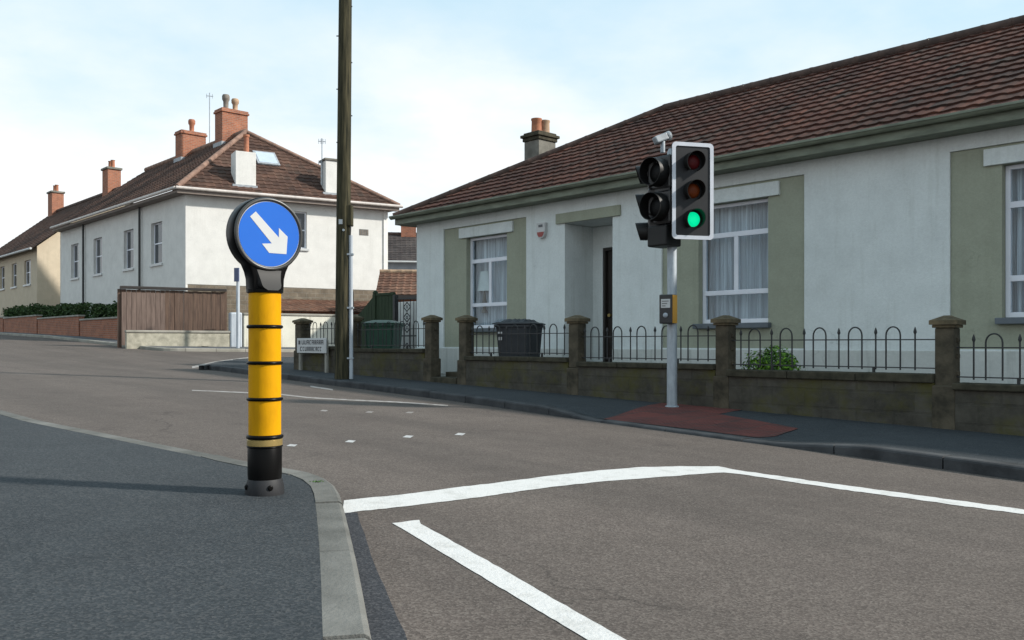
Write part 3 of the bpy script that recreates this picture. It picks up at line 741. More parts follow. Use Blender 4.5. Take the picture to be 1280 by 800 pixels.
for u, lab in pil_lab.items():
    x, y = loc_of(u, WY); z = foot_z(x, y); corner_p = u < -5
    h = 0.93 if corner_p else 1.0
    t = thing('gate_pillar', lab, 'pillar', (x, y, z), ROT, 'stone pillars of the garden wall')
    bm = BM(); w = 0.115 if corner_p else 0.09
    add_box(bm, -w-.02, w+.02, -w-.02, w+.02, -0.15, 0.40 + rnd.uniform(-.03, .03), 0.012); add_box(bm, -w, w, -w, w, 0.38, h, 0.012)
    for zz in (0.55, 0.72, 0.88): add_box(bm, w-.002, w+.025, -0.022, 0.022, zz-0.02, zz+0.02, .004)
    obj('shaft', bm, M_PILLAR, t)
    bm = BM(); c = w + 0.04
    add_box(bm, -c+.02, c-.02, -c+.02, c-.02, h+.001, h+.03, .006)
    vs = [bm.verts.new((sx*c, sy*c, zz)) for zz in (h+.032, h+.075) for sx, sy in ((-1,-1), (1,-1), (1,1), (-1,1))]
    top = [bm.verts.new((sx*.025, sy*.025, h+.125)) for sx, sy in ((-1,-1), (1,-1), (1,1), (-1,1))]
    bm.faces.new(vs[3::-1]); bm.faces.new(top)
    for i in range(4):
        j = (i+1) % 4; bm.faces.new([vs[i], vs[j], vs[4+j], vs[4+i]]); bm.faces.new([vs[4+i], vs[4+j], top[j], top[i]])
    bmesh.ops.recalc_face_normals(bm, faces=bm.faces[:])
    obj('cap', bm, M_CAPSTONE, t)
# step in the gateway
x, y = loc_of(-0.985, WY); z = foot_z(x, y)
st = BM(); add_box(st, -0.34, 0.34, -0.13, 0.2, -0.1, 0.09, .01); add_box(st, -0.34, 0.34, 0.2, 0.55, -0.1, 0.17, .01)
tag(obj('doorstep_slab', st, M_COPING, None, loc=(x, y, z), rotz=ROT), 'dark stone step in the gateway between two gate pillars', 'step')

# ------------------------------------------------------------------ bins
def wheelie(label, mat, loc, rotz, lumpy=0.0, mark=False):
    t = thing('wheelie_bin', label, 'bin', loc, rotz, 'wheeled bins behind the garden wall')
    bm = BM(); lev = [(0.03, 0.215, 0.25), (0.10, 0.23, 0.27), (0.86, 0.275, 0.335), (0.92, 0.285, 0.345)]
    rings = []
    for z, a, b in lev:
        ring = []
        for sx, sy in ((-1,-1), (1,-1), (1,1), (-1,1)):
            for q in ((0.03, 0), (0, 0.03)) if sx*sy > 0 else ((0, 0.03), (0.03, 0)): ring.append(bm.verts.new((sx*(a-q[0]), sy*(b-q[1]), z)))
        # keep the loop order around the outline
        ring.sort(key=lambda v: math.atan2(v.co.y/b, v.co.x/a)); rings.append(ring)
    for r0, r1 in zip(rings, rings[1:]):
        for i in range(8): bm.faces.new([r0[i], r0[(i+1) % 8], r1[(i+1) % 8], r1[i]])
    bm.faces.new(rings[0][::-1]); bm.faces.new(rings[-1])
    add_box(bm, -0.30, 0.30, -0.362, 0.362, 0.90, 0.945, 0.012)
    obj('body', bm, mat, t)
    bm = BM(); n, m = 14, 12; V = []
    for j in range(m+1):
        V.append([])
        for i in range(n+1):
            xx = -0.315 + 0.63*i/n; yy = -0.385 + 0.75*j/m
            ed = min(1, 4*min(i, n-i)/n, 4*min(j, m-j)/m)
            V[-1].append(bm.verts.new((xx, yy, 0.965 + 0.055*ed + lumpy*ed*(0.5*math.sin(i*1.9) + 0.5*math.sin(j*2.3+1) + rnd.uniform(-.5, .5)))))
    for j in range(m):
        for i in range(n): bm.faces.new([V[j][i], V[j][i+1], V[j+1][i+1], V[j+1][i]])
    res = bmesh.ops.extrude_face_region(bm, geom=bm.faces[:])
    for v in [g for g in res['geom'] if isinstance(g, bmesh.types.BMVert)]: v.co.z = 0.95
    bmesh.ops.recalc_face_normals(bm, faces=bm.faces[:])
    obj('lid', bm, mat, t, lumpy == 0)
    bm = BM(); add_tube(bm, [(-0.24, 0.36, 0.93), (-0.24, 0.42, 0.95), (0.24, 0.42, 0.95), (0.24, 0.36, 0.93)], 0.014, 8); obj('handle', bm, mat, t, True)
    for sx in (-1, 1):
        obj('wheel', lathe([(0.02, -0.025), (0.095, -0.025), (0.10, -0.015), (0.10, 0.015), (0.095, 0.025), (0.02, 0.025)], 20, Matrix.Translation((sx*0.25, 0.27, 0.10)) @ Matrix.Rotation(R(90), 4, 'Y')), M_BLACKPL, t, True)
    if mark:
        obj('number_mark', box(-0.235, -0.165, -0.3435, -0.335, 0.79, 0.83), M_SIGNWHITE, t)
        obj('number_mark', box(-0.225, -0.170, -0.340, -0.325, 0.70, 0.75), M_SIGNWHITE, t)
    return t
def at_px(px, Y): return ((px - CX)*Y/F, Y)
gx = at_px(649.5, 14.05); wheelie('charcoal wheelie bin with a crumpled black lid behind the garden wall', M_GREYBIN, (*gx, foot_z(*gx)+.04), ROT + R(26), 0.022, True)
gx = at_px(480, 16.9); wheelie('dark green wheelie bin in front of the green fence', M_GREENBIN, (*gx, foot_z(*gx)+.02), ROT + R(38))

# ------------------------------------------------------------------ shrub behind the wall
def leaf_mass(bm, n, rx, ry, rz, cz, size, rr, mats=3, flat=0.0):
    for _ in range(n):
        while True:
            p = Vector((rr.uniform(-1, 1), rr.uniform(-1, 1), rr.uniform(-1, 1)))
            if 0.35 < p.length < 1: break
        lump = 1 + 0.22*math.sin(5*p.x + 3*p.z) * math.cos(4*p.y - 2*p.z)
        c = Vector((p.x*rx*lump, p.y*ry*lump, cz + p.z*rz*lump))
        if c.z < 0.02: continue
        nrm = (p + Vector((rr.uniform(-.7, .7), rr.uniform(-.7, .7), rr.uniform(-.2, .9)))).normalized(); u, v = frame_of(nrm)
        a = rr.uniform(0, 6.28); u, v = u*math.cos(a)+v*math.sin(a), v*math.cos(a)-u*math.sin(a)
        s = size*rr.uniform(0.6, 1.3)
        q = [c - u*s, c - u*s*.2 + v*s*.45 + nrm*s*.1, c + u*s, c - u*s*.2 - v*s*.45 + nrm*s*.1]
        f = bm.faces.new([bm.verts.new(x) for x in q]); f.material_index = rr.choice(range(mats))
gx = loc_of(4.70, -1.22)
sh = thing('shrub', 'low leafy bright green shrub behind the railing by the garden wall', 'shrub', (*gx, foot_z(*gx)), ROT)
bm = BM(); leaf_mass(bm, 3000, 0.36, 0.27, 0.27, 0.49, 0.026, random.Random(3)); obj('foliage', bm, M_LEAF, sh)
bm = BM()
for k in range(7):
    a = k*0.9; add_tube(bm, [(0, 0, -0.05), (0.08*math.cos(a), 0.06*math.sin(a), 0.25), (0.22*math.cos(a), 0.16*math.sin(a), 0.6)], [0.012, 0.008, 0.004], 5)
obj('stem', bm, M_BARK, sh)

# ------------------------------------------------------------------ green fence and iron gate beside the bungalow
x, y = loc_of(-5.05, 0.05); z = foot_z(x, y)
fe = thing('green_fence', 'dark green board fence with one sloping end behind the green bin', 'fence', (x, y, z), ROT)
bm = BM(); n = 6
for i in range(n): add_box(bm, -0.72+0.12*i+.003, -0.72+0.12*(i+1)-.003, -0.015, 0.015, 0, 1.66, .003)
obj('board_panel', bm, M_GREENWOOD, fe)
bm = BM()
for i in range(9):
    a, b = -1.72 + 0.105*i, -1.72 + 0.105*(i+1)
    za, zb = 1.02 + 0.62*i/9, 1.02 + 0.62*(i+1)/9
    add_poly(bm, [(a+.003, -0.015, 0), (b-.003, -0.015, 0), (b-.003, -0.015, zb), (a+.003, -0.015, za)], (0, 0.03, 0))
obj('sloping_panel', bm, M_GREENWOOD, fe)
bm = BM(); add_box(bm, -0.80, -0.70, -0.05, 0.05, 0, 1.66, .01); add_lathe(bm, [(0.05, 1.66), (0.06, 1.69), (0.045, 1.73), (0.01, 1.75)], 12, Matrix.Translation((-0.75, 0, 0)))
obj('post', bm, M_GREENWOOD, fe)
obj('post', box(-0.03, 0.05, -0.05, 0.05, 0, 1.62, .01), M_IRON, fe)
obj('top_rail', box(-0.70, -0.03, -0.03, 0.03, 1.62, 1.68, .008), M_GREENWOOD, fe)
x, y = loc_of(-4.63, 0.05); z = foot_z(x, y)
ga = thing('iron_gate', 'ornate black iron side gate between the green fence and the bungalow', 'gate', (x, y, z), ROT)
bm = BM()
for xx in (-0.36, 0.36): add_box(bm, xx-.015, xx+.015, -.015, .015, 0.05, 1.56)
for zz in (0.10, 0.75, 1.54): add_box(bm, -.345, .345, -.013, .013, zz-.014, zz+.014)
obj('gate_frame', bm, M_IRON, ga)
bm = BM()
for xx in (-0.24, -0.12, 0.12, 0.24): add_tube(bm, [(xx, 0, 0.1), (xx, 0, 1.54)], 0.008, 6)
for zc in (0.28, 0.50, 0.92, 1.14, 1.36):
    for sx in (-1, 1):
        add_tube(bm, [(sx*(0.01 + 0.05*(1-math.cos(a))), 0, zc + 0.10*math.sin(a)*(1 if sx > 0 else 1)*0 + (-0.10 + 0.20*k/12)) for k, a in [(k, 2*math.pi*k/12) for k in range(13)]], 0.011, 6)
    add_tube(bm, [(0.03*math.cos(a), 0, zc + 0.03*math.sin(a)) for a in [2*math.pi*k/10 for k in range(11)]], 0.008, 6)
obj('scrollwork', bm, M_IRON, ga)
# pale rendered passage wall seen through the gate
x, y = loc_of(-6.0, 0.95); z = foot_z(x, y)
pw = BM(); add_box(pw, -1.0, 1.1, 0, 0.12, -0.1, 1.52, .01)
tag(obj('passage_wall', pw, M_CREAM, None, loc=(x, y, z), rotz=ROT), 'pale rendered passage wall seen through the iron gate', 'wall')

# ------------------------------------------------------------------ street name sign
x, y = loc_of(-5.02, -1.95); z = foot_z(x, y)
sn = thing('street_name_sign', 'white street name board with worn dark letters on two short posts by the corner pillar', 'sign', (x, y, z), ROT)
for xx in (-0.50, 0.50): obj('post', box(xx-.035, xx+.035, -0.02, 0.03, -0.1, 0.62, .006), M_PALEPAVE, sn)
obj('board', box(-0.56, 0.56, -0.045, -0.021, 0.36, 0.655, .006), M_SIGNWHITE, sn)
bm = BM(); rr = random.Random(5)
for z0, h, x0, x1 in ((0.53, 0.085, -0.36, 0.48), (0.40, 0.085, -0.42, 0.40)):
    xx = x0
    while xx < x1:
        w = rr.choice((0.055, 0.065, 0.075)); t_ = 0.016
        k = rr.randrange(4)
        add_box(bm, xx, xx+t_, -.049, -.0455, z0, z0+h)
        if k != 1: add_box(bm, xx+w-t_, xx+w, -.049, -.0455, z0, z0+h)
        if k != 2: add_box(bm, xx+t_, xx+w-(t_ if k != 1 else 0), -.0488, -.0456, z0+h-t_, z0+h)
        if k in (1, 2): add_box(bm, xx+t_, xx+w-t_, -.0488, -.0456, z0, z0+t_)
        if k in (0, 3): add_box(bm, xx+t_, xx+w-t_, -.0488, -.0456, z0+h*.4, z0+h*.4+t_)
        xx += w + 0.026
obj('lettering', bm, M_LETTER, sn)
bm = BM(); add_box(bm, -0.49, -0.42, -.049, -.0455, 0.53, 0.61); obj('symbol', bm, M_LETTER, sn)

# ------------------------------------------------------------------ telegraph pole
tx, ty = ground(427.5, 473.5, KERB); tz = foot_z(tx, ty)
tp = thing('telegraph_pole', 'tall weathered wooden telegraph pole on the pavement with a grey cable pipe', 'pole', (tx, ty, tz))
bm = BM(); add_tube(bm, [(0, 0, -0.1), (0.015, 0, 1.5), (0.04, 0, 4.5), (0.06, 0, 7.0), (0.075, 0, 9.0)], [0.128, 0.122, 0.115, 0.107, 0.10], 24)
obj('wooden_shaft', bm, M_WOODPOLE, tp, True)
bm = BM(); add_tube(bm, [(0.165, -0.05, 0.0), (0.16, -0.05, 1.2), (0.158, -0.05, 2.42)], 0.034, 12); obj('cable_pipe', bm, M_CONDUIT, tp, True)
bm = BM()
for zz in (0.35, 1.2, 2.1): add_box(bm, 0.10, 0.205, -0.09, -0.01, zz-.015, zz+.015)
obj('pipe_clip', bm, M_GALV, tp)
obj('junction_box', box(0.10, 0.185, -0.10, 0.06, 2.58, 2.93, .012), M_WOODPOLE, tp)
bm = BM(); add_tube(bm, [(0.15, -0.07, 2.42), (0.16, -0.08, 2.58)], 0.014, 8); add_tube(bm, [(0.13, -0.03, 2.93), (0.15, 0.0, 5.0), (0.17, 0.0, 8.6)], 0.01, 6); obj('cable', bm, M_IRON, tp, True)
obj('marker_plate', box(-0.03, 0.03, -0.135, -0.11, 2.60, 2.68), M_GALV, tp); obj('nail', lathe([(0.02, 0), (0.02, 0.02)], 10, Matrix.Translation((0.05, -0.12, 2.5)) @ Matrix.Rotation(R(90), 4, 'X')), M_GALV, tp)
bm = BM()
for k, zz in enumerate((4.0, 4.45, 4.9, 5.35, 5.8, 6.3)):
    s = 1 if k % 2 else -1; add_tube(bm, [(0.04+s*0.09, 0, zz), (0.04+s*0.135, 0, zz)], 0.010, 6)
obj('step_iron', bm, M_IRON, tp)
# overhead wire from the pole
bm = BM(); a = Vector((tx+0.07, ty, tz+8.8)); b = Vector((8.6, 12.6, 6.1)); pts = []
for k in range(31):
    t = k/30; p = a.lerp(b, t); p.z -= 0.32*4*t*(1-t); pts.append(p)
# aimed so that it passes over the bungalow's roof
base = a.copy(); bm2 = BM(); add_tube(bm2, [p - base for p in pts], 0.008, 6)
bm.free()
tag(obj('overhead_wire', bm2, M_IRON, None, True, True, tuple(base)), 'thin black overhead wire crossing the sky above the bungalow roof', 'wire')

# ------------------------------------------------------------------ traffic light
tlx, tly = ground(840, 508.5, KERB); tlz = foot_z(tlx, tly)
tl = thing('traffic_light', 'traffic light showing green on a grey pole by the red tactile paving', 'traffic light', (tlx, tly, tlz))
def Zp(py): return E + (CY - py)*tly/F - tlz            # heights on the pole, local
ppm = F/tly
bm = BM(); add_lathe(bm, [(0.085, 0.0), (0.083, 0.01), (0.062, 0.02), (0.060, 1.0), (0.058, 1.02), (0.057, Zp(190)), (0.04, Zp(186))], 28); obj('pole', bm, M_GALV, tl, True)
RB = (CX + 0.0)
def head(name, cx, cy, z0, z1, ang, width, depth, mats, board=None, rlens=0.10, hood=0.17, hoodR=0.128, nasp=3, tube=False):
    """signal head, facing local -y before turning by ang"""
    Mx = Matrix.Translation((cx, cy, 0)) @ Matrix.Rotation(ang, 4, 'Z')
    bm = BM(); h = z1 - z0
    for i in range(nasp):
        a = z0 + h*i/nasp; add_box(bm, -width/2, width/2, 0, depth, a+.004, z0 + h*(i+1)/nasp-.004, 0.03)
    add_box(bm, -width/2+.02, width/2-.02, 0.01, depth-.01, z0+.01, z1-.01)
    bmesh.ops.transform(bm, matrix=Mx, verts=bm.verts[:]); H = obj(name, bm, M_BLACKPL, tl)
    if board:
        bw0, bw1, bz0, bz1 = board
        def rrect(x0, x1, za, zb, r, n=6):
            out = []
            for (ox, oz, a0) in ((x1-r, zb-r, 0), (x0+r, zb-r, 90), (x0+r, za+r, 180), (x1-r, za+r, 270)):
                for k in range(n+1): a = R(a0 + 90*k/n); out.append((ox + r*math.cos(a), oz + r*math.sin(a)))
            return out
        bm = BM(); add_poly(bm, [(x, -0.016, z) for x, z in rrect(bw0, bw1, bz0, bz1, 0.05)], (0, 0.014, 0))
        bmesh.ops.transform(bm, matrix=Mx, verts=bm.verts[:]); obj('backing_board', bm, M_BOARD, H)
        bm = BM(); o, i_ = rrect(bw0, bw1, bz0, bz1, 0.05), rrect(bw0+.045, bw1-.045, bz0+.045, bz1-.045, 0.025)
        n = len(o)
        vo = [bm.verts.new((x, -0.026, z)) for x, z in o]; vi = [bm.verts.new((x, -0.026, z)) for x, z in i_]
        vo2 = [bm.verts.new((x, -0.0165, z)) for x, z in o]; vi2 = [bm.verts.new((x, -0.0165, z)) for x, z in i_]
        for k in range(n):
            j = (k+1) % n; bm.faces.new([vo[k], vo[j], vi[j], vi[k]]); bm.faces.new([vo[k], vo2[k], vo2[j], vo[j]]); bm.faces.new([vi[k], vi[j], vi2[j], vi2[k]])
        bmesh.ops.recalc_face_normals(bm, faces=bm.faces[:]); bmesh.ops.transform(bm, matrix=Mx, verts=bm.verts[:]); obj('white_border', bm, M_BORDER, H)
    for i, mt in enumerate(mats):                        # from the top
        zc = z1 - h*(i+0.5)/nasp
        T = Mx @ Matrix.Translation((0, -0.018, zc)) @ Matrix.Rotation(R(90), 4, 'X')
        bm = lathe([(rlens, 0.0), (rlens*0.97, 0.012), (rlens*0.8, 0.028), (rlens*0.45, 0.04), (0.004, 0.044)], 28, T); obj('lens', bm, mt, H, True)
        bm = BM(); n = 36; rings = [[], [], [], []]
        for k in range(n+1):
            a = R(-90 + 360*k/n) if tube else R(-90 + 32 + (360-64)*k/n)
            dn = 0.5 + 0.5*math.sin(a)                   # 1 at the top, 0 at the bottom
            dep = 0.05 + hood*((0.88 + 0.12*dn) if tube else (0.35 + 0.65*dn))
            for q, (rad, yy) in enumerate(((hoodR, 0.0), (hoodR*0.97, -dep), (hoodR*0.97-.006, -dep), (hoodR-.006, 0.0))):
                rings[q].append(bm.verts.new(Mx @ Vector((rad*math.cos(a), yy - 0.002, zc + rad*math.sin(a)))))
        for q in range(4):
            for k in range(n): bm.faces.new([rings[q][k], rings[q][k+1], rings[(q+1) % 4][k+1], rings[(q+1) % 4][k]])
        bmesh.ops.recalc_face_normals(bm, faces=bm.faces[:]); obj('hood', bm, M_HOOD, H, True)
    return H
# main head: board spans px 836..890 x 183..302
bc = (863 - 840)/ppm
yaw = R(-17)
head('signal_head', bc - 0.02, -0.20, Zp(295), Zp(190), R(14), 0.30, 0.14, [M_REDLENS, M_AMBERLENS, M_GREENLENS], (-0.265, 0.265, Zp(302), Zp(183.5)), 0.088, 0.10, 0.120)
# second head, two large aspects over a box, seen obliquely, turned to the left
hx, hy = (822-840)/ppm, -0.08
head('signal_head', hx, hy, Zp(282), Zp(196), R(-50), 0.36, 0.24, [M_DARKLENS, M_DARKLENS], None, 0.12, 0.12, 0.170, nasp=2, tube=True)
bm = box(-0.15, 0.15, -0.04, 0.24, Zp(309), Zp(283), 0.02); bmesh.ops.transform(bm, matrix=Matrix.Translation((hx, hy, 0)) @ Matrix.Rotation(R(-50), 4, 'Z'), verts=bm.verts[:]); obj('control_box', bm, M_HOOD, tl)
# third head behind, facing left across the crossing
head('signal_head', (812-840)/ppm, 0.14, Zp(306), Zp(198), R(-98), 0.30, 0.26, [M_DARKLENS, M_DARKLENS, M_DARKLENS], None, 0.09, 0.10, 0.115)
bm = BM()
for zz in (Zp(205), Zp(296)): add_box(bm, -0.20, 0.22, -0.07, 0.05, zz-.025, zz+.025, .006)
obj('bracket', bm, M_BLACKPL, tl)
# detector on top
bm = BM(); T = Matrix.Translation((-0.13, -0.05, Zp(174))) @ Matrix.Rotation(R(-24), 4, 'Y') @ Matrix.Rotation(R(20), 4, 'Z')
add_box(bm, -0.11, 0.07, -0.045, 0.045, -0.042, 0.045, .015); add_lathe(bm, [(0.050, 0.0), (0.055, 0.02), (0.055, 0.045), (0.025, 0.055)], 18, Matrix.Translation((0.07, 0, 0.0)) @ Matrix.Rotation(R(90), 4, 'Y'))
bmesh.ops.transform(bm, matrix=T, verts=bm.verts[:]); dt = obj('detector', bm, plain('detector_grey', (0.30, 0.33, 0.35), (0.20, 0.22, 0.24), 9, 0.45), tl)
bm = BM(); add_tube(bm, [(-0.12, -0.05, Zp(192)), (-0.12, -0.05, Zp(178))], 0.028, 12); obj('detector_mount', bm, M_GALV, dt, True)
# push button box on the pole
zb0, zb1 = Zp(405), Zp(369)
T = Matrix.Translation((0, 0, 0)) @ Matrix.Rotation(R(-32), 4, 'Z')
bm = BM(); add_box(bm, -0.085, 0.085, -0.20, -0.055, zb0, zb1, .012); bmesh.ops.transform(bm, matrix=T, verts=bm.verts[:]); pb = obj('push_button_box', bm, M_BLACKPL, tl)
bm = BM(); add_box(bm, 0.0855, 0.090, -0.195, -0.06, zb0+.006, zb1-.006); bmesh.ops.transform(bm, matrix=T, verts=bm.verts[:]); obj('yellow_side', bm, M_CABINET, pb)
bm = BM(); add_box(bm, -0.058, 0.058, -0.206, -0.2005, zb1-.16, zb1-.055, .002); bmesh.ops.transform(bm, matrix=T, verts=bm.verts[:]); obj('instruction_plate', bm, M_SIGNWHITE, pb)
bm = BM()
for k in range(3): add_box(bm, -0.045, 0.04-0.02*k, -0.2085, -0.2062, zb1-.085-.028*k, zb1-.075-.028*k)
bmesh.ops.transform(bm, matrix=T, verts=bm.verts[:]); obj('print_lines', bm, M_DASH, pb)
bm = lathe([(0.03, 0.2005), (0.03, 0.212), (0.022, 0.218)], 18, T @ Matrix.Translation((0, 0, zb0+.10)) @ Matrix.Rotation(R(90), 4, 'X')); obj('button', bm, M_GALV, pb, True)

# ------------------------------------------------------------------ keep-left bollard
bx, by = ground(331, 616, KERB); bz = foot_z(bx, by); bp = F/by
bo = thing('traffic_bollard', 'yellow and black bollard with a round blue arrow sign on the near kerb', 'bollard', (bx, by, bz))
def Zb(py): return E + (CY - py)*by/F - bz
obj('base_flange', lathe([(0.090, -0.02), (0.092, 0.005), (0.090, 0.035), (0.083, 0.062), (0.079, 0.07)], 40), plain('base_grey', (0.024, 0.024, 0.026), (0.016, 0.016, 0.018), 8, 0.6, spec=0.25), bo, True)
for a in (-58, -145, 60): 
    T = Matrix.Rotation(R(a), 4, 'Z') @ Matrix.Translation((0.088, 0, 0.035)) @ Matrix.Rotation(R(90), 4, 'Y')
    obj('bolt', lathe([(0.013, -.004), (0.013, 0.006), (0.008, 0.009)], 10, T), M_BLACKGLOSS, bo)
obj('black_sleeve', lathe([(0.079, 0.071), (0.0805, 0.09), (0.0805, Zb(557)-.004), (0.078, Zb(557))], 40), M_BLACKGLOSS, bo, True)
obj('brass_band', lathe([(0.080, Zb(557)+.001), (0.0835, Zb(556)), (0.0835, Zb(549)), (0.080, Zb(548))], 40), M_GOLD, bo, True)
obj('yellow_sleeve', lathe([(0.0765, Zb(548)+.001), (0.0765, Zb(365))], 48), M_YELLOW, bo, True)
for py, rr_ in ((545.5, 0.0105), (498.5, 0.0085), (453.5, 0.0085), (408.5, 0.0085)):
    zc = Zb(py); r0 = 0.0775
    obj('black_ring', lathe([(r0 + rr_*math.cos(a), zc + rr_*math.sin(a)) for a in [math.pi*2*k/12 for k in range(13)]], 48, None, False), M_BLACKGLOSS, bo, True)
obj('black_ring', lathe([(0.080 + 0.005*math.cos(a), Zb(557.5) + 0.005*math.sin(a)) for a in [math.pi*2*k/10 for k in range(11)]], 48, None, False), M_BLACKGLOSS, bo, True)
# head: keyhole outline, extruded, turned to the right
zc = Zb(294); RF = 0.180; fa = math.atan2(-0.75, 0.66) + math.pi/2      # turn of the face about z (face looks along local -y)
TH = Matrix.Rotation(fa, 4, 'Z')
def key_outline(Rr, neck, zlow, n=40):
    pts = []; a0 = math.asin(min(1, (neck+0.028)/Rr))
    for k in range(n+1):
        a = -math.pi/2 + a0 + (2*math.pi - 2*a0)*k/n
        pts.append((Rr*math.cos(a), zc + Rr*math.sin(a)))
    zend = pts[-1][1]
    left = [(-neck-0.012, zend-0.035), (-neck-0.003, zend-0.07), (-neck, zlow)]
    right = [(neck, zlow), (neck+0.003, zend-0.07), (neck+0.012, zend-0.035)]
    return pts + left + right
zl = Zb(366)
secs = [(-0.046, key_outline(RF-0.010, 0.070, zl)), (-0.042, key_outline(RF-0.003, 0.076, zl)), (-0.034, key_outline(RF, 0.079, zl)), (0.034, key_outline(RF, 0.079, zl)), (0.046, key_outline(RF-0.010, 0.070, zl))]
bm = BM(); rings = [[bm.verts.new(TH @ Vector((x, y, z))) for x, z in o] for y, o in secs]
n = len(rings[0])
for a, b in zip(rings, rings[1:]):
    for k in range(n): bm.faces.new([a[k], a[(k+1) % n], b[(k+1) % n], b[k]])
bm.faces.new(rings[0]); bm.faces.new(rings[-1][::-1]); bmesh.ops.recalc_face_normals(bm, faces=bm.faces[:])
hd = obj('sign_housing', bm, M_BLACKGLOSS, bo, True)
# collar joining housing and tube
obj('collar', lathe([(0.078, Zb(367)), (0.085, Zb(366)), (0.0855, Zb(362.5)), (0.079, Zb(361.5))], 40), M_BLACKGLOSS, bo, True)
TR = TH @ Matrix.Translation((0, -0.0475, zc)) @ Matrix.Rotation(R(90), 4, 'X')
bm = lathe([(0.166 + 0.009*math.cos(a), 0.0 + 0.010*math.sin(a)) for a in [math.pi*2*k/12 for k in range(13)]], 64, TR, False); obj('rim', bm, plain('rim_grey', (0.05, 0.048, 0.045), (0.035, 0.034, 0.032), 5, 0.35), hd, True)
obj('sign_border', lathe([(0.160, 0.0), (0.160, 0.0015)], 64, TR), M_SIGNWHITE, hd)
obj('sign_face', lathe([(0.1545, 0.0016), (0.1545, 0.003)], 64, TR), M_SIGNBLUE, hd)
arrow = [(-.64,.49), (-.456,.66), (.31,-.08), (.31,.22), (.606,-.03), (.565,-.58), (-.016,-.58), (-.25,-.31), (.07,-.28)]
bm = BM(); add_poly(bm, [(u*0.1545, -0.0475-0.0031, zc + v*0.1545) for u, v in arrow], (0, -0.0012, 0)); bmesh.ops.transform(bm, matrix=TH, verts=bm.verts[:])
obj('arrow', bm, M_SIGNWHITE, hd)
# neck plate: the paler shield below the sign
bm = BM(); cols = []
for k in range(9):
    t = k/8; hw = 0.056 + 0.014*t*t; zz_k = zl + 0.008 + (zc - 0.172 - zl - 0.008)*t
    if k == 0: hw = 0.034
    if k == 1: hw = 0.051
    yf = -0.0480 - 0.040*(1-t)**1.3
    cols.append([bm.verts.new(TH @ Vector((x, y, zz_k))) for x, y in ((-hw-.004, -0.04), (-hw+.008, yf), (hw-.008, yf), (hw+.004, -0.04))])
for a, b in zip(cols, cols[1:]):
    for i in range(3): bm.faces.new([a[i], a[i+1], b[i+1], b[i]])
bm.faces.new(cols[0]); bm.faces.new(cols[-1][::-1]); bmesh.ops.recalc_face_normals(bm, faces=bm.faces[:])
obj('neck_plate', bm, plain('neck_grey', (0.010, 0.0098, 0.0096), (0.007, 0.0069, 0.0068), 5, 0.5, spec=0.25), hd, True)
# ------------------------------------------------------------------ white house on the far corner
ED = Vector((0.862, 0.507)); WIN_ = Vector((-0.507, 0.862)); L0 = Vector((-11.87, 32.0)); WROT = math.atan2(0.507, 0.862)
wh = thing('white_house', 'white two storey house with brown hipped roof and two white chimneys on the far corner', 'house', (*L0, 0), WROT)
dl = Vector((DV.dot(ED), DV.dot(WIN_)))                 # street direction in the house frame
WW, LEN = 7.88, 15.0
def wz(px, py, t=None):                                 # facade point of the white house at a pixel -> (t, z)
    r = (px - CX)/F; t = (r*L0.y - L0.x)/(ED.x - r*ED.y); Y = L0.y + ED.y*t
    return t, E + (CY - py)*Y/F
ET = E + 5.5; zband = wz(400, 360.5)[1]
bk = dl*LEN
def prism(bm, plan, z0, z1):
    add_poly(bm, [(x, y, z0) for x, y in plan], (0, 0, z1-z0))
t0, zb_ = wz(368.5, 310); t1, zt_ = wz(383.5, 265)
bm = BM()
wall_panel(bm, 0, WW, zband, ET, 0, 0.2, [(t0, t1, zb_, zt_)])
def side_panel(bm, base, direc, length, z0, z1, opens):
    tmp = BM(); wall_panel(tmp, 0, length, z0, z1, 0, 0.2, opens)
    a = math.atan2(direc.y, direc.x); Mx = Matrix.Translation((*base, 0)) @ Matrix.Rotation(a, 4, 'Z')
    bmesh.ops.transform(tmp, matrix=Mx, verts=tmp.verts[:]); me = bpy.data.meshes.new('tmp'); tmp.to_mesh(me); tmp.free(); bm.from_mesh(me); bpy.data.meshes.remove(me)
wopen = [(2.2, 3.3, 4.0, 5.6), (5.2, 6.3, 4.0, 5.6), (9.0, 10.1, 4.0, 5.6), (12.2, 13.3, 4.0, 5.6), (2.2, 3.3, 1.4, 2.7), (5.2, 6.3, 1.4, 2.7), (9.0, 10.1, 1.4, 2.7), (12.2, 13.3, 1.4, 2.7)]
side_panel(bm, bk, -dl, LEN, zband-2.6, ET, [(LEN-b, LEN-a, c, d) for a, b, c, d in wopen])
side_panel(bm, Vector((WW, 0)), dl, LEN, zband-2.6, ET, [])
add_poly(bm, [(bk.x, bk.y, 0), (bk.x+WW, bk.y, 0), (bk.x+WW, bk.y, ET), (bk.x, bk.y, ET)], (0, -0.1, 0))
obj('wall', bm, M_CREAM, wh)
bm = BM(); add_box(bm, 0.01, WW-.01, 0.015, 0.3, -0.3, zband-.002); obj('stone_base', bm, M_RUBBLE, wh)
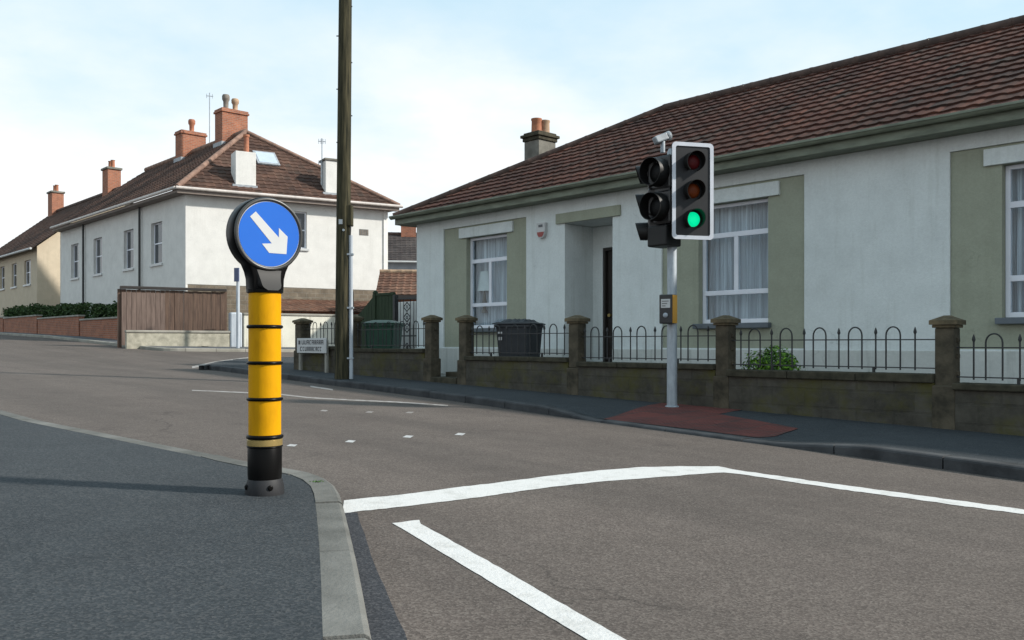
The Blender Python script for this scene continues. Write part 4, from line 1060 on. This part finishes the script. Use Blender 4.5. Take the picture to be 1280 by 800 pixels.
def sash(parent, x0, x1, z0, z1, y, T=None, sill=True):
    bm = BM(); t = 0.05
    add_box(bm, x0, x0+t, y, y+.05, z0, z1); add_box(bm, x1-t, x1, y, y+.05, z0, z1)
    for a, b in ((z0, z0+t), ((z0+z1)/2-.02, (z0+z1)/2+.025), (z1-t, z1)): add_box(bm, x0+t, x1-t, y+.002, y+.048, a, b)
    pn = box(x0+t-.005, x1-t+.005, y+.02, y+.03, z0+t-.005, z1-t+.005); sl = box(x0-.08, x1+.08, -0.06, y, z0-.09, z0-.002)
    if T:
        for b in (bm, pn, sl): bmesh.ops.transform(b, matrix=T, verts=b.verts[:])
    wn = obj('window', bm, M_UPVC, parent); obj('pane', pn, M_DARKGLASS, wn)
    obj('window_sill', sl, M_SIGNWHITE, wn)
sash(wh, t0, t1, zb_, zt_, 0.12)
TS = Matrix.Translation((bk.x, bk.y, 0)) @ Matrix.Rotation(math.atan2(-dl.y, -dl.x), 4, 'Z')
for a, b, c, d in wopen: sash(wh, LEN-b, LEN-a, c, d, 0.12, TS)
ta, za = wz(449, 294); tb, zb2 = wz(460.5, 287)
bm = BM()
for i in range(4): add_box(bm, ta+(tb-ta)*i/4+.02, ta+(tb-ta)*(i+1)/4-.02, -0.012, -0.001, za+.02, zb2-.02)
vt = obj('wall_plaque', box(ta, tb, -0.006, 0.0, za, zb2), M_DASH, wh); obj('lettering', bm, M_POTGREY, vt)
# roof
OVW = 0.35
def Vz(p, z): return (p.x, p.y, z)
perp = Vector((0, -1))
eL = Vector((0, 0)) + Vector((-OVW*1.0, -OVW)); eR = Vector((WW+OVW, -OVW)); apx = Vector((WW/2, 0)) + dl*3.95; az_ = E + 264*(36.9)/F
bkl = dl*LEN; RE = ET + 0.10
bm = BM()
add_roof(bm, Vz(eL, RE), Vz(eR, RE), Vz(apx, az_), Vz(apx, az_), 0.28, 0.28, 0.022, 0.6)
endr = apx + dl*(LEN-3.95)
add_roof(bm, Vz(eL+dl*LEN, RE), Vz(eL, RE), Vz(apx, az_), Vz(endr, az_), 0.28, 0.28, 0.022, 0.6)
add_roof(bm, Vz(eR, RE), Vz(eR+dl*LEN, RE), Vz(endr, az_), Vz(apx, az_), 0.28, 0.28, 0.022, 0.6)
rw = obj('roof', bm, M_TILE2, wh, uv=False)
bm = BM(); u3 = Vector((0, 0, 0.04))
for a, b in ((eL, apx), (eR, apx)): add_ridge(bm, Vector(Vz(a, RE))+u3, Vector(Vz(b, az_))+u3, 0.10, 0.35)
add_ridge(bm, Vector(Vz(apx, az_))+u3, Vector(Vz(endr, az_))+u3, 0.13, 0.35); obj('ridge_tiles', bm, M_RIDGE2, rw, True)
bm = BM(); add_box(bm, eL.x, eR.x, -OVW-.02, -OVW+0.02, ET-.08, RE+.02); add_box(bm, eL.x, eR.x, -OVW+.02, 0.0, ET-.06, ET-.02)
add_poly(bm, [(eL.x, eL.y+.02, ET-.05), (eL.x+dl.x*LEN, eL.y+dl.y*LEN, ET-.05), (0.1+dl.x*LEN, dl.y*LEN, ET-.05), (0.1, 0.0, ET-.05)], (0, 0, 0.10))
add_poly(bm, [(eR.x, eR.y+.02, ET-.05), (eR.x+dl.x*LEN, eR.y+dl.y*LEN, ET-.05), (WW-0.1+dl.x*LEN, dl.y*LEN, ET-.05), (WW-0.1, 0.0, ET-.05)], (0, 0, 0.10))
obj('fascia', bm, plain('fascia_brown', (0.20, 0.16, 0.14), (0.15, 0.12, 0.10), 5, 0.7), wh)
bm = BM(); add_tube(bm, [(eL.x-.05, -OVW-.07, RE+.0), (eR.x+.12, -OVW-.07, RE+.0)], 0.06, 10); a = Vector(Vz(eL, RE)); b = Vector(Vz(eL+dl*LEN, RE)); off = Vector((-0.07, 0, 0)); add_tube(bm, [a+off, b+off], 0.06, 10)
obj('gutter', bm, plain('pale_gutter', (0.55, 0.50, 0.46), (0.42, 0.38, 0.35), 5, 0.6), wh, True)
bm = BM()
for q in (4.25, 11.2):
    p = dl*q + Vector((-0.10, 0)); add_tube(bm, [(p.x, p.y, ET-.02), (p.x, p.y, 0.3)], 0.045, 8)
obj('downpipe', bm, M_IRON, wh, True)
# chimneys: plan position is taken on the roof plane of the hip end
def hip_z(y):                                            # height of the hip-end plane at local y
    return RE + (az_-RE)*(y+OVW)/(apx.y+OVW)
def white_ch(px0, px1, ptop, pbase, yb, dep, cap, pot=None):
    Y = None
    o = L0 + WIN_*yb
    r0, r1 = (px0-CX)/F, (px1-CX)/F
    ta = (r0*o.y - o.x)/(ED.x - r0*ED.y); tb = (r1*o.y - o.x)/(ED.x - r1*ED.y); Yc = o.y + ED.y*(ta+tb)/2
    zt = E + (CY-ptop)*Yc/F
    c = obj('chimney', box(ta, tb, yb, yb+dep, hip_z(yb)-.6, zt, .015), M_CREAM, wh)
    obj('lead_flashing', box(ta-.12, tb+.05, yb-.05, yb+dep*.8, hip_z(yb)-.25, hip_z(yb)+.06, .01), M_LEAD, c)
    if cap: obj('chimney_cap', box(ta-.05, tb+.05, yb-.05, yb+dep+.05, zt+.001, zt+.09, .02), M_STONECH, c)
    if pot:
        rp = (pot-CX)/F; tp_ = (rp*o.y - o.x)/(ED.x - rp*ED.y)
        obj('chimney_pot', lathe([(0.12, zt+.0), (0.10, zt+.08), (0.095, zt+.62), (0.12, zt+.64), (0.12, zt+.72), (0.08, zt+.72), (0.07, zt+.4)], 16, Matrix.Translation((tp_, yb+dep*0.5, 0))), M_POT, c, True)
white_ch(294.5, 320, 189.5, 237, 0.08, 0.75, False, 311)
white_ch(407, 425, 201, 248, 0.08, 0.62, True)
# rooflight in the hip end
def on_hip(px, py):                                      # ray through a pixel, cut with the hip-end plane (house frame)
    lo, hi = 25.0, 60.0
    for _ in range(50):
        m = (lo+hi)/2; X = (px-CX)*m/F; z = E + (CY-py)*m/F; q = Vector((X, m)) - L0
        if z > hip_z(q.dot(WIN_)): lo = m
        else: hi = m
    q = Vector(((px-CX)*lo/F, lo)) - L0
    return Vector((q.dot(ED), q.dot(WIN_), hip_z(q.dot(WIN_))))
p00, p10, p11, p01 = on_hip(322, 206), on_hip(350, 207), on_hip(341, 191), on_hip(322, 191)
xa, xb = p00.x, (p10.x+p11.x)/2; ya, yb_ = p00.y, p01.y
nrm = Vector((0, -(az_-RE)/(apx.y+OVW), 1)).normalized()
bm = BM(); add_poly(bm, [Vector((xa, ya, hip_z(ya)))+nrm*.03, Vector((xb, ya, hip_z(ya)))+nrm*.03, Vector((xb, yb_, hip_z(yb_)))+nrm*.03, Vector((xa, yb_, hip_z(yb_)))+nrm*.03], nrm*0.06)
sk = obj('rooflight', bm, M_LEAD, wh); m_ = 0.08
bm = BM(); add_poly(bm, [Vector((xa+m_, ya+m_, hip_z(ya+m_)))+nrm*.092, Vector((xb-m_, ya+m_, hip_z(ya+m_)))+nrm*.092, Vector((xb-m_, yb_-m_, hip_z(yb_-m_)))+nrm*.092, Vector((xa+m_, yb_-m_, hip_z(yb_-m_)))+nrm*.092], nrm*0.008)
obj('pane', bm, M_SKYPANE, sk)
# brick chimneys on the ridge
def ridge_chimney(q, ztop, w, d, pots, zl_=None):
    c0 = apx + dl*q; a = math.atan2(dl.y, dl.x)
    T = Matrix.Translation((c0.x, c0.y, 0)) @ Matrix.Rotation(a, 4, 'Z')
    bm = BM(); add_box(bm, -d/2, d/2, -w/2, w/2, az_-1.2, ztop-.16); add_box(bm, -d/2-.05, d/2+.05, -w/2-.05, w/2+.05, ztop-.159, ztop-.08); add_box(bm, -d/2-.02, d/2+.02, -w/2-.02, w/2+.02, ztop-.079, ztop)
    box_uv(bm)
    bmesh.ops.transform(bm, matrix=T, verts=bm.verts[:]); c = obj('chimney', bm, M_BRICK, wh, uv=False)
    for k, (oy, mm, h) in enumerate(pots):
        bm = lathe([(0.13, ztop), (0.13, ztop+.05), (0.105, ztop+.10), (0.11, ztop+h*.55), (0.155, ztop+h*.68), (0.16, ztop+h*.9), (0.13, ztop+h), (0.09, ztop+h)], 16, T @ Matrix.Translation((0, oy, 0))); obj('chimney_pot', bm, mm, c, True)
    bm = BM(); add_box(bm, -d/2-.06, d/2+.06, -w/2-.06, w/2+.06, az_-0.5, az_-.28); bmesh.ops.transform(bm, matrix=T, verts=bm.verts[:]); obj('lead_flashing', bm, M_LEAD, c)
ridge_chimney(1.35, E + 290*38/F, 1.15, 0.72, [(0.25, M_POTGREY, 0.66), (-0.17, M_POTBUFF, 0.56)])
ridge_chimney(5.6, E + 264*41.0/F, 1.15, 0.72, [(-0.05, M_POT, 0.62)])
# aerials on the roof
def aerial(px, Y, ztop, zbase, label, bars):
    x = (px-CX)*Y/F
    bm = BM(); h = ztop-zbase; add_tube(bm, [(0,0,0), (0,0,h)], 0.022, 6)
    for zz, n in bars:
        add_tube(bm, [(-0.14, -.05, h-zz), (0.14, .05, h-zz)], 0.016, 6)
        for k in range(n):
            q = -0.12 + 0.24*k/(n-1); add_tube(bm, [(q, q/3, h-zz-.10), (q, q/3, h-zz+.10)], 0.012, 5)
    tag(obj('roof_aerial', bm, M_GALV, None, loc=(x, Y, zbase)), label, 'aerial')
aerial(402.5, 35.0, E + 257*35.0/F, 7.2, 'thin television aerial above the white chimney beside the telegraph pole', [(0.12, 4), (0.98, 4)])
aerial(262, 40.2, E + 314*40.2/F, 9.5, 'thin aerial mast beside the brick chimney on the white house roof', [(0.15, 3)])

# ------------------------------------------------------------------ things before the white house
wbase = lambda t, off: foot_z(*wl(t, off))
# cream garden wall with a rounded end
a_ = 1.36; p = wl((a_+9.0)/2, 2.9); z = wbase(5.5, 2.9)
cw = thing('garden_wall', 'stained cream garden wall in front of the white house', 'wall', (*p, z), WROT)
obj('wall_face', box(-(9.0-a_)/2, (9.0-a_)/2, -0.11, 0.11, -0.3, 1.12, .02), render_mat('cream_wall', (0.66, 0.64, 0.55), (0.22, 0.20, 0.15), 0.9), cw)
obj('coping', box(-(9.0-a_)/2-.02, (9.0-a_)/2+.02, -0.14, 0.14, 1.121, 1.20, .02), M_PALEPAVE, cw)
p = wl(1.10, 2.9); pr = BM(); add_box(pr, -0.20, 0.20, -0.17, 0.17, -0.3, 1.16, .05)
tag(obj('gate_pier', pr, M_CONDUIT, None, loc=(*p, wbase(1.1, 2.9)), rotz=WROT), 'pale grey gate pier beside the thin street sign post', 'pier')
p = wl(-0.45, 2.9); lw = thing('garden_wall', 'low pale stone wall below the brown board fence', 'wall', (*p, wbase(0.1, 2.9)), WROT)
obj('wall_face', box(-1.9, 1.33, -0.14, 0.14, -0.3, 0.44, .02), plain('pale_stone', (0.42, 0.39, 0.31), (0.25, 0.235, 0.185), 5, 0.9, 0.4, 25), lw)
obj('coping', box(-1.92, 1.35, -0.17, 0.17, 0.441, 0.52, .02), M_PALEPAVE, lw)
p = wl(-0.55, 2.2); z = wbase(-0.55, 2.2)
bf = thing('board_fence', 'brown vertical board fence behind the low pale stone wall', 'fence', (*p, z), WROT)
bm = BM()
for i in range(22): add_box(bm, -1.85 + 0.15*i+.004, -1.85+0.15*(i+1)-.004, -0.015 - 0.012*(i % 2), 0.012, 0.0, 1.84 + rnd.uniform(-.01, .01))
obj('boards', bm, M_BROWNWOOD, bf)
bm = BM()
for i in range(9): add_box(bm, -1.85 + 0.15*i+.004, -1.85+0.15*(i+1)-.004, -0.060, -0.034, 0.0, 1.74)
obj('gate_leaf', bm, plain('greyed_wood', (0.17, 0.125, 0.105), (0.11, 0.08, 0.068), 4.0, 0.85, stretch=(6, 6, 0.5), spec=0.2), bf)
obj('top_rail', box(-1.9, 1.5, -0.12, 0.06, 1.86, 1.95, .01), M_DOOR, bf)
for xx in (-1.9, -0.25, 1.47): obj('post', box(xx-.06, xx+.06, 0.013, 0.12, -0.2, 1.85), M_BROWNWOOD, bf)
# low outbuilding with terracotta roof
p = wl(6.0, 1.4); z = wbase(6.0, 1.4)
lt = thing('outbuilding', 'low brick lean-to with a terracotta tiled roof behind the cream wall', 'outbuilding', (*p, z), WROT)
obj('wall', box(-3.0, 2.4, -0.6, 0.9, -0.3, 1.25), M_BRICK, lt)
bm = BM(); add_roof(bm, (-3.2, -0.8, 1.28), (2.6, -0.8, 1.28), (2.6, 1.2, 1.78), (-3.2, 1.2, 1.78), 0.25, 0.25, 0.02, 0.6); obj('roof', bm, M_TILE3, lt, uv=False)
bm = BM(); add_tube(bm, [(-0.4, -0.72, 0.0), (-0.4, -0.72, 2.05)], 0.03, 8); obj('vent_pipe', bm, M_IRON, lt, True)
# thin signpost with a blue-grey plate
sx_, sy_ = ground(297.5, 437, KERB); sy_ = 28.9; sx_ = (297.5-CX)*sy_/F
sp_ = thing('signpost', 'thin grey signpost with a blue grey plate by the pale gate pier', 'sign', (sx_, sy_, foot_z(sx_, sy_)), R(-20))
h = E + (CY-335)*sy_/F - foot_z(sx_, sy_)
bm = BM(); add_tube(bm, [(0,0,-.1), (0,0,h)], 0.055, 12); obj('post', bm, M_CONDUIT, sp_, True)
obj('plate', box(-0.095, 0.095, -0.085, -0.056, h-.45, h, .006), M_BLUEPLATE, sp_)

# neighbours seen between the white house and the bungalow
def simple_house(label, loc, rot, w, d, eave, ridge, wallm, roofm, chim, name='house', gable=True, wins_=()):
    t = thing(name, label, 'house', loc, rot)
    bm = BM(); wall_panel(bm, 0, w, -0.5, eave, 0, 0.2, [(a, b, c, e) for a, b, c, e in wins_]); add_box(bm, 0, 0.2, .201, d, -0.5, eave); add_box(bm, w-.2, w, .201, d, -0.5, eave); add_box(bm, .201, w-.201, d-.2, d, -.5, eave)
    if gable:
        for xx in (0.0, w-.2): add_poly(bm, [(xx, 0, eave), (xx, d, eave), (xx, d/2, ridge-.08)], (0.2, 0, 0))
    obj('wall', bm, wallm, t)
    for a, b, c, e in wins_: sash(t, a, b, c, e, 0.1)
    bm = BM(); o = 0.3
    dz = o*(ridge-eave)/(d/2)
    add_roof(bm, (-o, -o, eave-dz+.1), (w+o, -o, eave-dz+.1), (w+o, d/2, ridge), (-o, d/2, ridge), 0.28, 0.26, .02, .4)
    add_roof(bm, (w+o, d+o, eave-dz+.1), (-o, d+o, eave-dz+.1), (-o, d/2, ridge), (w+o, d/2, ridge), 0.28, 0.26, .02, .4)
    rf_ = obj('roof', bm, roofm, t, uv=False)
    bm = BM(); add_ridge(bm, (-o, d/2, ridge+.03), (w+o, d/2, ridge+.03), .12); obj('ridge_tiles', bm, M_RIDGE, rf_, True)
    bm = BM(); add_tube(bm, [(-o, -o-.07, eave-dz+.1), (w+o, -o-.07, eave-dz+.1)], 0.06, 8); obj('gutter', bm, M_SIGNWHITE, t, True)
    for cx_, cz in chim:
        c = obj('chimney', box(cx_-.45, cx_+.45, d/2-.35, d/2+.35, ridge-.8, cz), M_BRICK, t)
        obj('chimney_cap', box(cx_-.52, cx_+.52, d/2-.42, d/2+.42, cz+.001, cz+.12, .02), M_STONECH, c)
        for k in (-.2, .2): obj('chimney_pot', lathe([(.13, cz+.12), (.11, cz+.2), (.10, cz+.5), (.13, cz+.55), (.09, cz+.55)], 12, Matrix.Translation((cx_+k, d/2, 0))), M_POT, c, True)
    return t
zz_ = lambda px, py, Y: E + (CY-py)*Y/F
Yh = 50.0; p = ((479-CX)*Yh/F, Yh)
simple_house('dark slate roofed house far behind, between the white house and the bungalow', (*p, 0), R(8), 9.0, 6.5, zz_(500, 326, Yh), zz_(500, 293, Yh+3.2), plain('blue_grey_render', (0.30, 0.33, 0.37), (0.24, 0.27, 0.31), 3, 0.85), M_SLATE, [(1.5, zz_(510, 281, Yh+3.2))])
# terracotta roofed outbuilding behind the iron gate
Yo = 31.0; p = ((477-CX)*Yo/F, Yo); z = foot_z(*p)
ob = thing('outbuilding', 'low outbuilding with a terracotta tiled roof beyond the iron gate', 'outbuilding', (*p, 0), R(4))
e0, e1 = zz_(500, 369, Yo), zz_(500, 341, Yo+1.8)
obj('wall', box(0, 3.2, 0, 3.4, 0.0, e0-.06), M_BRICK, ob)
bm = BM(); add_roof(bm, (-.2, -.25, e0), (3.4, -.25, e0), (3.4, 1.7, e1), (-.2, 1.7, e1), 0.25, 0.25, .02, .6); add_roof(bm, (3.4, 3.6, e0), (-.2, 3.6, e0), (-.2, 1.7, e1), (3.4, 1.7, e1), 0.25, 0.25, .02, .6)
rfo = obj('roof', bm, M_TILE3, ob, uv=False)
bm = BM(); add_ridge(bm, (-.2, 1.7, e1+.03), (3.4, 1.7, e1+.03), .09); obj('ridge_tiles', bm, M_POTBUFF, rfo, True)
obj('fascia', box(-.2, 3.4, -.27, -.23, e0-.16, e0-.01), M_DOOR, ob)
# next house along the street, left of the white house
q = L0 + DV*19.0
hs = simple_house('buff rendered house with a brown tiled roof along the street beyond the white house', (*(q + DV*12.0), 0.4), math.atan2(-DV.y, -DV.x), 12.0, 8.0, 5.6, 9.0, render_mat('buff_render', (0.52, 0.44, 0.33), (0.30, 0.26, 0.2), 0.3), M_TILE2, [(0.8, 10.2), (11.2, 10.2)],
                  wins_=[(1.2, 2.4, 3.7, 5.0), (4.4, 5.4, 3.7, 5.0), (7.0, 8.0, 3.7, 5.0), (9.6, 10.8, 3.7, 5.0), (1.2, 2.6, 1.0, 2.4), (9.4, 10.8, 1.0, 2.4)])
# brick wall and hedge along the street beside the white house
q0 = L0 + Vector((-0.733, -0.68))*1.2 + DV*1.6
for k in range(4):
    c0 = q0 + DV*(3.0 + 6.2*k); z = foot_z(*c0)
    labs = ['first low brick garden wall from the white house corner', 'second low brick garden wall from the white house corner', 'third low brick garden wall from the white house corner', 'fourth low brick garden wall from the white house corner']
    t = thing('garden_wall', labs[k], 'wall', (*c0, z), math.atan2(-DV.y, -DV.x), 'brick garden walls along the far street')
    obj('wall_face', box(-3.0, 3.0, -0.11, 0.11, -0.4, 0.75), M_BRICK, t); obj('coping', box(-3.02, 3.02, -0.15, 0.15, 0.751, 0.82, .015), M_PALEPAVE, t)
for k in range(3):
    c0 = q0 + DV*(3.5 + 7.0*k) + NIN*0.55; z = foot_z(*c0)
    labs = ['clipped green hedge behind the first brick wall from the corner', 'clipped green hedge behind the second brick wall', 'clipped green hedge behind the third brick wall']
    t = thing('hedge', labs[k], 'hedge', (*c0, z), math.atan2(-DV.y, -DV.x), 'hedges along the far street')
    bm = BM(); rr = random.Random(20+k)
    for _ in range(6500):
        x, y, zq = rr.uniform(-2.9, 2.9), rr.gauss(0, .17), rr.uniform(0.1, 1.0)**0.6*1.3 + 0.08*math.sin(k+3*rr.random())
        c = Vector((x, max(-.36, min(.36, y)), zq + 0.06*math.sin(x*2.1+k))); nn = Vector((rr.uniform(-1,1), rr.uniform(-1.3,.6), rr.uniform(-.3,1))).normalized(); u, v = frame_of(nn); s = rr.uniform(.035, .07)
        f = bm.faces.new([bm.verts.new(c + u*s), bm.verts.new(c + v*s*.7), bm.verts.new(c - u*s), bm.verts.new(c - v*s*.7)]); f.material_index = rr.randrange(2)
    obj('foliage', bm, M_HEDGE, t)
    bm = BM()
    for i in range(9): add_tube(bm, [(-2.6+.65*i, 0, -.1), (-2.5+.65*i, .05, 1.1)], [.03, .01], 5)
    obj('stem', bm, M_BARK, t)

gx = ground(396, 603, KERB)
wd = thing('weed', 'tiny green weed growing at the kerb joint beside the bollard', 'weed', (*gx, foot_z(*gx)))
bm = BM(); rr = random.Random(9)
for _ in range(34):
    a = rr.uniform(0, 6.28); r_ = rr.uniform(0.0, 0.03); b = Vector((r_*math.cos(a)*1.2, r_*math.sin(a)*0.7, 0)); tip = b + Vector((rr.uniform(-.02, .02), rr.uniform(-.02, .02), rr.uniform(.004, .014))); sd_ = Vector((rr.uniform(-.006, .006), rr.uniform(-.006, .006), 0))
    f = bm.faces.new([bm.verts.new(b - sd_), bm.verts.new(b + sd_), bm.verts.new(tip)]); f.material_index = rr.randrange(3)
obj('leaf_tuft', bm, M_LEAF, wd)
# ------------------------------------------------------------------ sky, sun, camera
SUN_EL = R(33.0); sd = Vector((0.985, -0.12)).normalized()
sun_dir = Vector((sd.x*math.cos(SUN_EL), sd.y*math.cos(SUN_EL), math.sin(SUN_EL)))
W_ = bpy.data.worlds.new('World'); S.world = W_; W_.use_nodes = True; nt = W_.node_tree
bg = nt.nodes['Background']; bg.inputs['Strength'].default_value = 0.117
sky = N(nt, 'ShaderNodeTexSky'); sky.sky_type = 'NISHITA'; sky.sun_disc = False
sky.sun_elevation = SUN_EL; sky.sun_rotation = math.atan2(sd.x, sd.y)
sky.air_density = 1.0; sky.dust_density = 1.5; sky.ozone_density = 1.5
tc = N(nt, 'ShaderNodeTexCoord'); sp = N(nt, 'ShaderNodeSeparateXYZ'); nt.links.new(tc.outputs['Generated'], sp.inputs[0])
def math_(op, a, b=None):
    m = N(nt, 'ShaderNodeMath', operation=op)
    for i, v in enumerate((a, b)):
        if v is None: continue
        if isinstance(v, (int, float)): m.inputs[i].default_value = v
        else: nt.links.new(v, m.inputs[i])
    return m.outputs[0]
zc_ = math_('ADD', math_('MAXIMUM', sp.outputs[2], 0.0), 0.22)
cmb = N(nt, 'ShaderNodeCombineXYZ'); nt.links.new(math_('DIVIDE', sp.outputs[0], zc_), cmb.inputs[0]); nt.links.new(math_('DIVIDE', sp.outputs[1], zc_), cmb.inputs[1])
mp = N(nt, 'ShaderNodeMapping'); nt.links.new(cmb.outputs[0], mp.inputs[0]); mp.inputs['Location'].default_value = (3.1, 1.7, 0.4)
n1 = noise(nt, mp.outputs[0], 1.15, 7, 0.55)
cov = ramp(nt, n1, [(0.36, (0.22, 0.22, 0.22)), (0.60, (1, 1, 1))])
hor = ramp(nt, sp.outputs[2], [(0.10, (0.9, 0.9, 0.9)), (0.33, (0, 0, 0))])
fac = N(nt, 'ShaderNodeMix', data_type='RGBA', blend_type='SCREEN'); fac.inputs[0].default_value = 0.9
nt.links.new(cov, fac.inputs[6]); nt.links.new(hor, fac.inputs[7])
# the cloud thins out overhead, where the sky is bluer
over = ramp(nt, sp.outputs[2], [(0.27, (1, 1, 1)), (0.37, (0.42, 0.42, 0.42)), (0.7, (0.30, 0.30, 0.30))])
fm = mix(nt, 1.0, fac.outputs[2], over, 'MULTIPLY')
n2 = noise(nt, mp.outputs[0], 2.2, 6, 0.6)
ccol = ramp(nt, n2, [(0.34, (6.1, 6.6, 6.95)), (0.52, (6.95, 7.05, 7.1))])
blue = mix(nt, 0.75, sky.outputs[0], (3.95, 5.95, 6.95))
skyc = mix(nt, fm, blue, ccol)
nt.links.new(skyc, bg.inputs['Color'])

sl = bpy.data.lights.new('sun', 'SUN'); sl.energy = 4.4; sl.angle = R(2.5); sl.color = (1.0, 0.95, 0.87)
so = bpy.data.objects.new('sun', sl); C.objects.link(so); so.rotation_euler = (-sun_dir).to_track_quat('-Z', 'Y').to_euler(); so.location = (20, -5, 20)

cam = bpy.data.cameras.new('camera'); co = bpy.data.objects.new('camera', cam); C.objects.link(co)
co.location = (0, 0, E); co.rotation_euler = (R(90), 0, 0)
cam.sensor_width = 36; cam.lens = 36*F/1280; cam.shift_y = (CY-400)/1280; cam.clip_end = 2000; cam.clip_start = 0.05
S.camera = co
S.view_settings.view_transform = 'Standard'; S.view_settings.look = 'None'; S.view_settings.gamma = 1.0; S.view_settings.exposure = 0.42
S.render.engine = 'CYCLES'; S.cycles.max_bounces = 6; S.cycles.diffuse_bounces = 3; S.cycles.transparent_max_bounces = 8
S.cycles.use_denoising = True
